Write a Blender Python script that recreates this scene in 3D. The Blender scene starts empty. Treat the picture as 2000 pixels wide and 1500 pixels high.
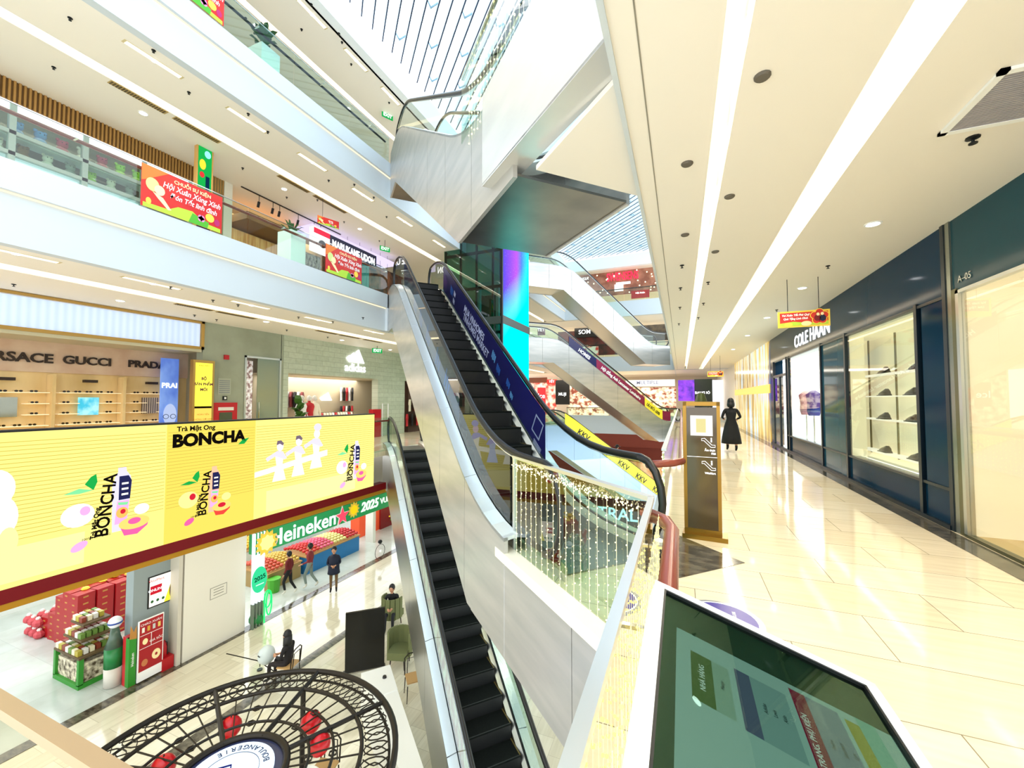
import bpy, math, random
from mathutils import Vector, Matrix
random.seed(7)
S=bpy.context.scene; C=S.collection
PI=math.pi
# ---------------- camera, world, exposure ----------------
H=1.7; F_=800.0; YAW=math.radians(22.4); PIT=math.atan(30/800)
cam=bpy.data.cameras.new('camera'); camo=bpy.data.objects.new('camera',cam); C.objects.link(camo)
cam.sensor_width=36; cam.lens=F_/2000*36; cam.clip_start=.05; cam.clip_end=300
camo.location=(0,0,H); camo.rotation_euler=(PI/2+PIT,0,YAW)
S.camera=camo
S.view_settings.view_transform='Standard'; S.view_settings.look='None'
S.view_settings.gamma=1; S.view_settings.use_curve_mapping=False
S.view_settings.exposure=0.75
W=bpy.data.worlds.new('sky'); S.world=W; W.use_nodes=True
bg=W.node_tree.nodes['Background']; bg.inputs[0].default_value=(.88,.95,1,1); bg.inputs[1].default_value=1.9
def area(name,loc,sx,sy,power,col,rot=(0,0,0)):
    l=bpy.data.lights.new(name,'AREA'); l.shape='RECTANGLE'; l.size=sx; l.size_y=sy; l.energy=power; l.color=col
    o=bpy.data.objects.new(name,l); C.objects.link(o); o.location=loc; o.rotation_euler=rot; return o
# warm LED lines that sit in the ceiling coves of each gallery
WARM=(1,.91,.76); NEUT=(1,.95,.86)
area('cove_light_corridor',(1.40,15,4.17),.2,36,380,WARM)
area('cove_light_corridor',(.36,15,4.17),.12,36,170,WARM)
area('cove_light_gallery',(-10.9,14,4.2),.5,30,330,WARM)
area('cove_light_gallery',(-11.0,12,8.6),.4,26,330,WARM)
area('cove_light_gallery',(-11.0,14,12.75),.3,22,260,WARM)
area('ground_hall_light',(-15.6,13.5,-2.2),2.5,10,150,(1,1,.97))
area('ground_hall_light',(-16.5,6,-2.2),4,5,40,(.95,1,1))
area('underdeck_light',(-10.6,7,-1.72),1.2,10,60,(1,.95,.82))
area('store_light',(4.6,12.5,3.0),1.6,10,22,(1,.95,.86),(0,0,0))
area('store_light',(4.9,5.0,3.2),1.6,5,50,(1,.95,.86),(0,0,0))
area('store_light',(-14.2,5.7,3.1),1.0,3.4,45,(1,.9,.72))
area('store_light',(-14.8,13,2.6),2,5,110,(1,.95,.88))
area('store_light',(-14.6,10.2,8.2),2,5,90,(1,.9,.75))

for z in(3.9,8.35,12.5,-1.9): area('far_gallery_fill',(-5,38,z),14,3,420,(1,.93,.8))  # added fill panels that brighten the dark far end, not real fixtures
area('ground_hall_light',(-6,24,-2),8,8,350,(1,.95,.85))
# ---------------- pixel-ray helpers (a point seen in the photo, placed on its real surface) ----------------
def _rot():
    Fx,Fy=-math.sin(YAW),math.cos(YAW)
    R=Vector((math.cos(YAW),math.sin(YAW),0)); F=Vector((Fx*math.cos(PIT),Fy*math.cos(PIT),math.sin(PIT)))
    U=Vector((-Fx*math.sin(PIT),-Fy*math.sin(PIT),math.cos(PIT))); return R,F,U
RR,FF,UU=_rot()
def bp(px,py,n,c):
    d=FF+RR*((px-1000)/F_)+UU*((750-py)/F_); n=Vector(n); o=Vector((0,0,H))
    return o+d*((c-n.dot(o))/n.dot(d))
def onX(px,py,x): return bp(px,py,(1,0,0),x)
def onY(px,py,y): return bp(px,py,(0,1,0),y)
def onZ(px,py,z): return bp(px,py,(0,0,1),z)

# ---------------- materials ----------------
def lin(h):
    if not isinstance(h,str): return tuple(h)
    h=h.lstrip('#'); r=[int(h[i:i+2],16)/255 for i in (0,2,4)]
    return tuple(c/12.92 if c<=.04045 else ((c+.055)/1.055)**2.4 for c in r)
_M={}
def mat(name,col='#888888',rough=.6,metal=0,emit=0,ecol=None,spec=.5,coat=0):
    if name in _M: return _M[name]
    m=bpy.data.materials.new(name); m.use_nodes=True; b=m.node_tree.nodes['Principled BSDF']
    c=lin(col); b.inputs['Base Color'].default_value=(*c,1); b.inputs['Roughness'].default_value=rough
    b.inputs['Metallic'].default_value=metal; b.inputs['Specular IOR Level'].default_value=spec
    if coat: b.inputs['Coat Weight'].default_value=coat; b.inputs['Coat Roughness'].default_value=.03
    if emit:
        e=lin(ecol) if ecol else c
        b.inputs['Emission Color'].default_value=(*e,1); b.inputs['Emission Strength'].default_value=emit
    m.diffuse_color=(*c,1); _M[name]=m; return m
def em(col,s=1.0): # a self-lit screen colour
    k='lit_'+(col if isinstance(col,str) else str(col))+'_%g'%s
    if k in _M: return _M[k]
    m=bpy.data.materials.new(k); m.use_nodes=True; nt=m.node_tree; nt.nodes.clear()
    e=nt.nodes.new('ShaderNodeEmission'); e.inputs[0].default_value=(*lin(col),1); e.inputs[1].default_value=s
    o=nt.nodes.new('ShaderNodeOutputMaterial'); nt.links.new(e.outputs[0],o.inputs[0]); _M[k]=m; return m
def glass(name,tint='#f4fbf8',fac=1.0,rough=0.0):
    if name in _M: return _M[name]
    m=bpy.data.materials.new(name); m.use_nodes=True; nt=m.node_tree; nt.nodes.clear()
    t=nt.nodes.new('ShaderNodeBsdfTransparent'); t.inputs[0].default_value=(*lin(tint),1)
    g=nt.nodes.new('ShaderNodeBsdfGlossy'); g.inputs['Roughness'].default_value=rough
    f=nt.nodes.new('ShaderNodeFresnel'); f.inputs[0].default_value=1.5
    mu=nt.nodes.new('ShaderNodeMath'); mu.operation='MULTIPLY'; mu.use_clamp=True; mu.inputs[1].default_value=fac
    x=nt.nodes.new('ShaderNodeMixShader'); o=nt.nodes.new('ShaderNodeOutputMaterial')
    ge=nt.nodes.new('ShaderNodeNewGeometry'); iv=nt.nodes.new('ShaderNodeMath'); iv.operation='SUBTRACT'; iv.inputs[0].default_value=1; nt.links.new(ge.outputs['Backfacing'],iv.inputs[1])
    m2=nt.nodes.new('ShaderNodeMath'); m2.operation='MULTIPLY'; nt.links.new(mu.outputs[0],m2.inputs[0]); nt.links.new(iv.outputs[0],m2.inputs[1])
    nt.links.new(f.outputs[0],mu.inputs[0]); nt.links.new(m2.outputs[0],x.inputs[0])
    nt.links.new(t.outputs[0],x.inputs[1]); nt.links.new(g.outputs[0],x.inputs[2]); nt.links.new(x.outputs[0],o.inputs[0])
    _M[name]=m; return m
def tiled(name,c1,c2,grout,bw,bh,rough=.1,mortar=.004,rot=0,noise=8,plane='XY',bump=0,spec=.5,off=.5,streak=(1,1,1),loc=(0,0,0)):
    if name in _M: return _M[name]
    m=bpy.data.materials.new(name); m.use_nodes=True; nt=m.node_tree; b=nt.nodes['Principled BSDF']
    tc=nt.nodes.new('ShaderNodeTexCoord'); mp=nt.nodes.new('ShaderNodeMapping')
    src=tc.outputs['Object']
    if plane!='XY':
        s=nt.nodes.new('ShaderNodeSeparateXYZ'); cb=nt.nodes.new('ShaderNodeCombineXYZ'); nt.links.new(src,s.inputs[0])
        a,b2={'YZ':(1,2),'XZ':(0,2),'YX':(1,0)}[plane]
        nt.links.new(s.outputs[a],cb.inputs[0]); nt.links.new(s.outputs[b2],cb.inputs[1]); src=cb.outputs[0]
    mp.inputs['Rotation'].default_value=(0,0,rot); mp.inputs['Location'].default_value=loc; nt.links.new(src,mp.inputs[0])
    br=nt.nodes.new('ShaderNodeTexBrick'); br.inputs['Scale'].default_value=1; br.offset=off
    br.inputs['Brick Width'].default_value=bw; br.inputs['Row Height'].default_value=bh
    br.inputs['Mortar Size'].default_value=mortar; br.inputs['Mortar Smooth'].default_value=.1
    br.inputs['Color1'].default_value=(*lin(c1),1); br.inputs['Color2'].default_value=(*lin(c2),1); br.inputs['Mortar'].default_value=(*lin(grout),1)
    nt.links.new(mp.outputs[0],br.inputs[0])
    nm=nt.nodes.new('ShaderNodeMapping'); nm.inputs['Scale'].default_value=streak; nt.links.new(mp.outputs[0],nm.inputs[0])
    n=nt.nodes.new('ShaderNodeTexNoise'); n.inputs['Scale'].default_value=noise; n.inputs['Detail'].default_value=5; nt.links.new(nm.outputs[0],n.inputs[0])
    mx=nt.nodes.new('ShaderNodeMix'); mx.data_type='RGBA'; mx.blend_type='MULTIPLY'; mx.inputs[0].default_value=.55
    cr=nt.nodes.new('ShaderNodeValToRGB'); cr.color_ramp.elements[0].position=.3; cr.color_ramp.elements[0].color=(.8,.78,.73,1); cr.color_ramp.elements[1].position=.65; cr.color_ramp.elements[1].color=(1,1,1,1)
    nt.links.new(n.outputs['Fac'],cr.inputs[0]); nt.links.new(br.outputs['Color'],mx.inputs[6]); nt.links.new(cr.outputs[0],mx.inputs[7])
    nt.links.new(mx.outputs[2],b.inputs['Base Color']); b.inputs['Roughness'].default_value=rough; b.inputs['Specular IOR Level'].default_value=spec
    _M[name]=m; return m
def noisy(name,c1,c2,scale=4,rough=.5,metal=0,stretch=(1,1,1),detail=4,lo=.35,hi=.65,emit=0,spec=.5):
    if name in _M: return _M[name]
    m=bpy.data.materials.new(name); m.use_nodes=True; nt=m.node_tree; b=nt.nodes['Principled BSDF']
    tc=nt.nodes.new('ShaderNodeTexCoord'); mp=nt.nodes.new('ShaderNodeMapping'); mp.inputs['Scale'].default_value=stretch
    n=nt.nodes.new('ShaderNodeTexNoise'); n.inputs['Scale'].default_value=scale; n.inputs['Detail'].default_value=detail
    cr=nt.nodes.new('ShaderNodeValToRGB'); e=cr.color_ramp.elements
    e[0].position=lo; e[0].color=(*lin(c1),1); e[1].position=hi; e[1].color=(*lin(c2),1)
    nt.links.new(tc.outputs['Object'],mp.inputs[0]); nt.links.new(mp.outputs[0],n.inputs[0]); nt.links.new(n.outputs['Fac'],cr.inputs[0])
    nt.links.new(cr.outputs[0],b.inputs['Base Color']); b.inputs['Roughness'].default_value=rough; b.inputs['Metallic'].default_value=metal; b.inputs['Specular IOR Level'].default_value=spec
    if emit: nt.links.new(cr.outputs[0],b.inputs['Emission Color']); b.inputs['Emission Strength'].default_value=emit
    _M[name]=m; return m
def wavy(name,c1,c2,scale,axis='X',rough=.5,emit=0,dist=0,prof='SIN'):
    if name in _M: return _M[name]
    m=bpy.data.materials.new(name); m.use_nodes=True; nt=m.node_tree; b=nt.nodes['Principled BSDF']
    tc=nt.nodes.new('ShaderNodeTexCoord'); w=nt.nodes.new('ShaderNodeTexWave'); w.bands_direction=axis; w.wave_profile=prof
    w.inputs['Scale'].default_value=scale; w.inputs['Distortion'].default_value=dist
    cr=nt.nodes.new('ShaderNodeValToRGB'); e=cr.color_ramp.elements; e[0].color=(*lin(c1),1); e[1].color=(*lin(c2),1)
    nt.links.new(tc.outputs['Object'],w.inputs[0]); nt.links.new(w.outputs['Fac'],cr.inputs[0]); nt.links.new(cr.outputs[0],b.inputs['Base Color'])
    b.inputs['Roughness'].default_value=rough
    if emit: nt.links.new(cr.outputs[0],b.inputs['Emission Color']); b.inputs['Emission Strength'].default_value=emit
    _M[name]=m; return m
white=mat('white_paint','#efefec',.55); cream=mat('ceiling_paint','#ebe4d8',.6); steel=mat('brushed_steel','#c9c9c4',.28,1)
soft=noisy('satin_panel','#b2b2af','#c4c1bd',2,.3,.5,(.4,.4,3)); chrome=mat('chrome','#d8d8d6',.12,1); black=mat('black_rubber','#0b0c0e',.35)
dark=mat('dark_metal','#17191b',.45,.4); gold=mat('brass','#8f6f30',.3,1); gold_paint=mat('gold_paint','#c79a2e',.4,.3)
gl=glass('clear_glass','#eef8f3',1.3); glg=glass('green_glass','#b9d6cc',1.4); wood=noisy('oak_veneer','#b98a55','#d7ad78',3,.5,0,(1,1,.15))
redwood=noisy('cherry_handrail','#6d2a22','#8c4436',3,.25,0,(1,.2,1)); navy=mat('navy_print','#15154f',.3); white_lit=em('#ffffff',1.6); warm_lit=em('#fff0bd',2.2)
skin=mat('skin','#c99473',.5); hair=mat('black_hair','#0c0a0a',.5); yellow_s=em('#fff04a',.95)

# ---------------- mesh builder ----------------
class MB:
    def __init__(s): s.v=[]; s.f=[]; s.m=[]; s.mats=[]
    def mi(s,m):
        if m not in s.mats: s.mats.append(m)
        return s.mats.index(m)
    def add(s,vs,fs,m):
        b=len(s.v); k=s.mi(m); s.v+= [tuple(v) for v in vs]
        for f in fs: s.f.append([b+i for i in f]); s.m.append(k)
        return s
    def quad(s,a,b,c,d,m): return s.add([a,b,c,d],[(0,1,2,3)],m)
    def box(s,x0,x1,y0,y1,z0,z1,m):
        vs=[(x,y,z) for x in(x0,x1) for y in(y0,y1) for z in(z0,z1)]
        return s.add(vs,[(0,1,3,2),(4,6,7,5),(0,4,5,1),(2,3,7,6),(0,2,6,4),(1,5,7,3)],m)
    def obox(s,c,sx,sy,sz,ang,m,tilt=0):
        R=Matrix.Rotation(ang,3,'Z')@Matrix.Rotation(tilt,3,'X'); vs=[]
        for x in(-.5,.5):
            for y in(-.5,.5):
                for z in(-.5,.5): vs.append(Vector(c)+R@Vector((x*sx,y*sy,z*sz)))
        return s.add(vs,[(0,1,3,2),(4,6,7,5),(0,4,5,1),(2,3,7,6),(0,2,6,4),(1,5,7,3)],m)
    def prism(s,pts,w,m): # closed 3D loop pts, extruded by vector w
        n=len(pts); w=Vector(w); a=[Vector(p) for p in pts]
        vs=a+[p+w for p in a]; fs=[list(range(n))[::-1],list(range(n,2*n))]+[(i,(i+1)%n,n+(i+1)%n,n+i) for i in range(n)]
        return s.add(vs,fs,m)
    def poly(s,pts,m): return s.add(pts,[list(range(len(pts)))],m)
    def tube(s,path,r,m,n=8,closed=False):
        P=[Vector(p) for p in path]; N=len(P); vs=[]
        up=None
        for i,p in enumerate(P):
            if closed: t=P[(i+1)%N]-P[i-1]
            else: t=P[min(i+1,N-1)]-P[max(i-1,0)]
            if t.length<1e-9: t=Vector((0,0,1))
            t.normalize()
            if up is None:
                up=Vector((0,0,1)) if abs(t.z)<.9 else Vector((1,0,0))
            a=t.cross(up)
            if a.length<1e-4: a=t.cross(Vector((1,0,0)))
            a.normalize(); b=a.cross(t); up=b
            rr=r[i] if isinstance(r,(list,tuple)) else r
            for k in range(n):
                th=2*PI*k/n+PI/n; vs.append(p+a*math.cos(th)*rr+b*math.sin(th)*rr)
        fs=[]
        for i in range(N if closed else N-1):
            j=(i+1)%N
            for k in range(n): fs.append((i*n+k,i*n+(k+1)%n,j*n+(k+1)%n,j*n+k))
        if not closed: fs+= [list(range(n))[::-1],[(N-1)*n+k for k in range(n)]]
        return s.add(vs,fs,m)
    def lathe(s,c,prof,m,n=16,ang0=0,ang1=2*PI,axis='Z'):
        full=abs(ang1-ang0-2*PI)<1e-6; K=n if full else n+1; vs=[]
        for r,z in prof:
            for k in range(K):
                a=ang0+(ang1-ang0)*k/n; vs.append((c[0]+r*math.cos(a),c[1]+r*math.sin(a),c[2]+z))
        fs=[]
        for i in range(len(prof)-1):
            for k in range(n):
                k2=(k+1)%K if full else k+1; fs.append((i*K+k,i*K+k2,(i+1)*K+k2,(i+1)*K+k))
        if full: fs+=[list(range(K))[::-1],[(len(prof)-1)*K+k for k in range(K)]]
        return s.add(vs,fs,m)
    def ball(s,c,r,m,seg=8,rings=5,sz=1,sx=1,sy=1):
        vs=[(c[0],c[1],c[2]-r*sz)]
        for i in range(1,rings):
            ph=-PI/2+PI*i/rings
            for k in range(seg): th=2*PI*k/seg; vs.append((c[0]+sx*r*math.cos(ph)*math.cos(th),c[1]+sy*r*math.cos(ph)*math.sin(th),c[2]+sz*r*math.sin(ph)))
        vs.append((c[0],c[1],c[2]+r*sz)); fs=[]
        for k in range(seg): fs.append((0,1+(k+1)%seg,1+k)); fs.append((len(vs)-1,1+(rings-2)*seg+k,1+(rings-2)*seg+(k+1)%seg))
        for i in range(rings-2):
            for k in range(seg): a=1+i*seg; fs.append((a+k,a+(k+1)%seg,a+seg+(k+1)%seg,a+seg+k))
        return s.add(vs,fs,m)
    def rib(s,secs,m): # loft closed cross-sections (lists of equal length) with end caps only
        n=len(secs[0]); vs=[p for c in secs for p in c]; fs=[list(range(n))[::-1],[(len(secs)-1)*n+k for k in range(n)]]
        for i in range(len(secs)-1):
            for k in range(n): fs.append((i*n+k,i*n+(k+1)%n,(i+1)*n+(k+1)%n,(i+1)*n+k))
        return s.add(vs,fs,m)
    def text(s,t,o,u,v,size,m,wide=1,bold=0,thick=.01,align='CENTER',spacing=1,shear=0):
        c=bpy.data.curves.new('t','FONT'); c.body=t; c.size=size; c.align_x=align; c.align_y='CENTER'; c.offset=bold; c.extrude=thick/2; c.space_character=spacing; c.shear=shear; c.resolution_u=3
        ob=bpy.data.objects.new('t',c); me=bpy.data.meshes.new_from_object(ob)
        u=Vector(u).normalized(); v=Vector(v).normalized(); w=u.cross(v); o=Vector(o)
        vs=[o+u*p.co.x*wide+v*p.co.y+w*(p.co.z+thick/2) for p in me.vertices]
        s.add(vs,[list(p.vertices) for p in me.polygons],m)
        bpy.data.objects.remove(ob); bpy.data.meshes.remove(me); bpy.data.curves.remove(c); return s
    def obj(s,name,parent=None,label=None,smooth=False,kind=None):
        me=bpy.data.meshes.new(name); me.from_pydata(s.v,[],s.f)
        for m in s.mats: me.materials.append(m)
        me.polygons.foreach_set('material_index',s.m)
        if smooth: me.polygons.foreach_set('use_smooth',[True]*len(s.f))
        me.update(); o=bpy.data.objects.new(name,me); C.objects.link(o)
        if parent is not None: attach(o,parent)
        if label: o['label']=label
        if kind: o['kind']=kind
        return o
def attach(o,p):
    o.parent=p; o.matrix_parent_inverse=Matrix.Translation(-_wl(p))
def _wl(p):
    v=Vector(p.location)
    if p.parent is not None: v=v+Vector(p.matrix_parent_inverse.translation)+_wl(p.parent)
    return v
def tag(o,label,cat,group=None,kind=None):
    o['label']=label; o['category']=cat
    if group: o['group']=group
    if kind: o['kind']=kind
    return o
def thing(name,label,cat,loc=(0,0,0),group=None):
    o=bpy.data.objects.new(name,None); C.objects.link(o); o.location=loc; o.empty_display_size=.1
    return tag(o,label,cat,group)
def struct(name,mb,**k):
    o=mb.obj(name,**k); o['kind']='structure'; return o
def solo(mb,name,label,cat,group=None,kind=None,smooth=False): return tag(mb.obj(name,smooth=smooth),label,cat,group,kind)
def kids(o): return [c for c in bpy.data.objects if c.parent==o]
def tree(o): return [(c,tree(c)) for c in kids(o)]
def _cp(ks,par):
    for ch,sub in ks:
        c=ch.copy(); C.objects.link(c); c.parent=par; c.matrix_parent_inverse=ch.matrix_parent_inverse.copy(); _cp(sub,c)
def dup(root,delta,label=None,group=None,rotz=None,ks=None):
    r=root.copy(); C.objects.link(r); r.location=Vector(root.location)+Vector(delta)
    if rotz is not None: r.rotation_euler=(0,0,rotz)
    if label: r['label']=label
    if group: r['group']=group
    _cp(ks if ks is not None else tree(root),r)
    return r
# centre a mesh-built thing at its own base so copies can turn and move
def base(mb,name,loc,label=None,cat=None,group=None,smooth=False,kind=None):
    L=Vector(loc); mb.v=[tuple(Vector(v)-L) for v in mb.v]; o=mb.obj(name,smooth=smooth); o.location=L
    if label: tag(o,label,cat,group,kind)
    return o
class Fr: # drawing plane: o origin, u right, v up
    def __init__(s,o,u,v): s.o=Vector(o); s.u=Vector(u).normalized(); s.v=Vector(v).normalized(); s.w=s.u.cross(s.v)
    def __call__(s,a,b,off=0): return s.o+s.u*a+s.v*b+s.w*off
    def rect(s,mb,x0,x1,y0,y1,m,off=0): return mb.quad(s(x0,y0,off),s(x1,y0,off),s(x1,y1,off),s(x0,y1,off),m)
    def ell(s,mb,x,y,rx,ry,m,off=0,n=20,rot=0):
        c,t=math.cos(rot),math.sin(rot)
        return mb.poly([s(x+rx*math.cos(2*PI*k/n)*c-ry*math.sin(2*PI*k/n)*t,y+rx*math.cos(2*PI*k/n)*t+ry*math.sin(2*PI*k/n)*c,off) for k in range(n)],m)
    def pl(s,mb,pts,m,off=0): return mb.poly([s(a,b,off) for a,b in pts],m)
    def box(s,mb,x0,x1,y0,y1,w0,w1,m): return mb.prism([s(x0,y0,w0),s(x1,y0,w0),s(x1,y1,w0),s(x0,y1,w0)],s.w*(w1-w0),m)
    def text(s,mb,t,x,y,size,m,off=0,**k):
        a=k.pop('ang',0); u=s.u*math.cos(a)+s.v*math.sin(a); v=-s.u*math.sin(a)+s.v*math.cos(a)
        return mb.text(t,s(x,y,off),u,v,size,m,**k)
LX=lambda x:Fr((x,0,0),(0,1,0),(0,0,1))      # wall at x facing +x : coordinates (y,z)
RX=lambda x:Fr((x,0,0),(0,-1,0),(0,0,1))     # wall at x facing -x : coordinates (-y,z)
NY=lambda y:Fr((0,y,0),(1,0,0),(0,0,1))      # wall at y facing -y : coordinates (x,z)

# ================= building shell =================
AZ=math.radians(46.5)
class EF: # escalator frame: s along the run (going up), c across, z up
    def __init__(s,ex,ey,nx,ny): s.e=(ex,ey); s.n=(nx,ny)
    def __call__(s,a,c,z): return Vector((a*s.e[0]+c*s.n[0],a*s.e[1]+c*s.n[1],z))
E1=EF(-math.sin(AZ),math.cos(AZ),math.cos(AZ),math.sin(AZ))
def mk(az): return EF(-math.sin(az),math.cos(az),math.cos(az),math.sin(az))
XR=3.25; XL=-9.0; XS=-13.0; G=-5.8; L3=5.2; L4=9.7
marble=tiled('cream_marble_tile','#f2e6cc','#ecdcbd','#8f836d',1.2,.62,.07,.0035,noise=3,loc=(.51,.25,0),spec=.8,streak=(.6,5,1))
gmarble=tiled('ground_hall_tile','#e8e2cc','#d8d0b8','#b9b19b',.9,.45,.09,.004,rot=PI/2,noise=2.2,spec=.7,streak=(.5,6,1))
gwhite=tiled('market_floor_tile','#c9d0ca','#bfc8c2','#a5aea8',1.2,1.2,.12,.003,noise=2,spec=.6)
darkstone=noisy('dark_marble','#3a352c','#6b6454',5,.12,0,(1,2,1),spec=.7)
slabm=noisy('slab_cladding','#a39c9c','#b3aba6',1.5,.25,.35,(.5,.5,2)); slabu=noisy('slab_cladding_lit','#c9c8c6','#d6d5d0',1.5,.25,.35,(.5,.5,2)); fascia=mat('fascia_white','#c6ced3',.45)  # slabu: lighter copy for the upper slab, its stronger light put into the colour
# our corridor floor with the diagonal escalator landing
m=MB(); a=E1(5.1,1.84,0); b=E1(5.1,3.45,0); y1=(1.84+.35*E1.n[0])/E1.n[1]; y2=(3.45+.35*E1.n[0])/E1.n[1]
pts=[(XR+.1,-2.2),(XR+.1,48),(-.35,48),(-.35,y2),(b.x,b.y),(a.x,a.y),(-.35,y1),(-.35,-2.2)]
m.prism([(x,y,-1.1) for x,y in pts],(0,0,1.1),marble); struct('floor',m)
m=MB(); m.prism([(-.3,4.0,.001),(.59,4.92,.001),(-.3,5.85,.001)],(0,0,.003),darkstone); struct('trim_1',m)
m=MB(); m.box(2.93,3.2,-2,46,.001,.004,darkstone); struct('trim_2',m)
# pale sill and cladding along the diagonal slab edge
m=MB(); m.prism([E1(2.1,1.775,-.1),E1(4.45,1.775,-.1),E1(4.45,1.94,-.1),E1(2.3,1.94,-.1)],(0,0,.106),mat('sill_cream','#f0ead8',.35))
struct('trim_3',m)
m=MB()
for s0,s1 in((2.0,2.83),(2.84,5.35)): m.prism([E1(s0,1.785,-1.12),E1(s1,1.785,-1.12),E1(s1,1.785,-.1),E1(s0,1.785,-.1)],E1(0,.05,0),soft)
struct('trim_4',m)
m=MB(); m.box(-.42,-.352,-2.2,2.62,-1.12,-.02,fascia); m.box(-.42,-.352,5.2,48,-1.12,-.02,fascia); struct('trim_5',m)
# corridor ceiling at 4.0 with two light coves
m=MB(); zc=4.0
for x0,x1 in((-.38,.28),(.43,1.28),(1.56,3.45)): m.box(x0,x1,-2.2,48,zc,zc+.06,cream)
for x0,x1 in((.28,.43),(1.28,1.56)):
    m.box(x0-.3,x1+.05,-2.2,48,zc+.22,zc+.27,cream); m.box(x1,x1+.05,-2.2,48,zc+.06,zc+.22,cream); m.box(x0-.3,x0-.25,-2.2,48,zc+.06,zc+.22,cream)
struct('ceiling',m)
m=MB(); m.box(-.42,-.38,-2.2,48,3.98,5.25,fascia); m.box(-.38,3.5,-2.2,48,5.1,5.2,fascia); struct('trim_6',m)
m=MB(); m.box(-.225,-.215,-2.2,48,3.996,4.0,mat('joint_grey','#8c8678',.7)); struct('trim_7',m)
t=thing('cove_light','long warm LED line in the corridor ceiling nearest the shop windows','light',(1.5,10,4.05))
m=MB(); m.box(1.535,1.555,-2.2,46,4.02,4.2,em('#fff6d2',2.6)); m.obj('led_strip',t)
t=thing('cove_light','patchy narrow LED cove in the corridor ceiling nearest the atrium','light',(.4,10,4.05))
m=MB()
y=-1.6; k=0
while y<45: m.box(.415,.428,y,y+.75,4.02,4.2,em('#fff3c4',2.2)); y+=1.15
m.obj('led_strip',t)
# soffit of the diagonal landing one storey up
m=MB(); m.prism([E1(2.05,1.93,4.08),E1(3.7,1.93,4.08),E1(3.7,3.45,4.08),(-.4,5.3,4.08),(-.4,3.0,4.08)],(0,0,.05),cream); struct('ceiling',m)
# left atrium edges on each storey
cove=em('#ffdfae',1.15)
def edge(z,zb,y0,y1,n):
    m=MB(); m.box(XL-.28,XL,y0,y1,z-.45,z,fascia); m.box(XL-.28,XL-.1,y0,y1,zb+.0,z-.45,fascia); struct('trim_%d'%n,m)
    m=MB(); m.box(XL-.1,XL-.075,y0,y1,z-.47,z-.452,cove)
    return solo(m,'edge_light_line','thin warm light line under the white parapet band of the %s gallery on the left'%('upper' if z>8 else 'middle'),'light')
edge(L3,3.98,-2,34,8); edge(L4,8.45,-2,34,9)
# gallery floors on the left
def gal(z,nm,mt,y1=34): m=MB(); m.box(-17.5,XL-.28,-3,y1,z-.2,z,mt); return struct(nm,m)
gal(0,'floor',marble); gal(L3,'floor',marble); gal(L4,'floor',marble)
m=MB(); m.box(-30,6,-4,50,G-.3,G,gmarble); struct('floor',m)
m=MB(); m.box(-30,-13.3,-4,50,G,G+.004,gwhite); struct('floor',m)
m=MB(); m.box(-13.38,-13.05,-4,34,G+.004,G+.009,darkstone); m.box(-10.2,-9.9,-4,12.9,G+.004,G+.009,darkstone)
struct('trim_10',m)
# gallery ceilings with coves: (z, cove x0,x1)
def lceil(z,x0,x1,y1,nm='ceiling'):
    m=MB(); m.box(x1,XL-.28,-3,y1,z,z+.06,cream); m.box(XS-4.5,x0,-3,y1,z,z+.06,cream)
    m.box(x0-.05,x1+.5,-3,y1,z+.28,z+.33,cream); m.box(x0-.05,x0,-3,y1,z+.06,z+.28,cream); m.box(x1+.45,x1+.5,-3,y1,z+.06,z+.28,cream); struct(nm,m)
    t=thing('cove_light','warm linear cove light in the ceiling of the %s left gallery'%{3.99:'lower',8.45:'middle',12.6:'upper'}[z],'light',(x0,8,z+.1))
    q=MB(); q.box(x0+.003,x0+.02,-3,y1,z+.02,z+.2,em('#fff0c0',2.0)); q.obj('led_strip',t)
lceil(3.99,-11.0,-10.55,34); lceil(8.45,-11.02,-10.72,34); lceil(12.6,-11.05,-10.85,34)
# lower edge of the L2 gallery above the ground hall: red and brass bands
m=MB(); m.box(XL-.3,XL-.02,-2,11,-1.24,-1.03,mat('crimson_band','#6a0005',.5,spec=.2)); struct('trim_11',m)
m=MB(); m.box(XL-.3,XL-.03,-2,11,-1.34,-1.24,mat('ochre_band','#a3720f',.5,spec=.2)); struct('trim_12',m)
m=MB(); m.box(-17,XL-.3,-3,34,-1.4,-1.33,cream); struct('ceiling',m)
# steel edge of the near slab on the far side of the LED screen
# upper atrium wall and skylight curb
m=MB(); m.box(XL-.35,XL,-2,34,12.6,13.5,mat('curb_white','#e8eef0',.5)); m.box(-9.05,3,34,34.4,12.55,13.5,mat('curb_white')); struct('trim_13',m)
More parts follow.
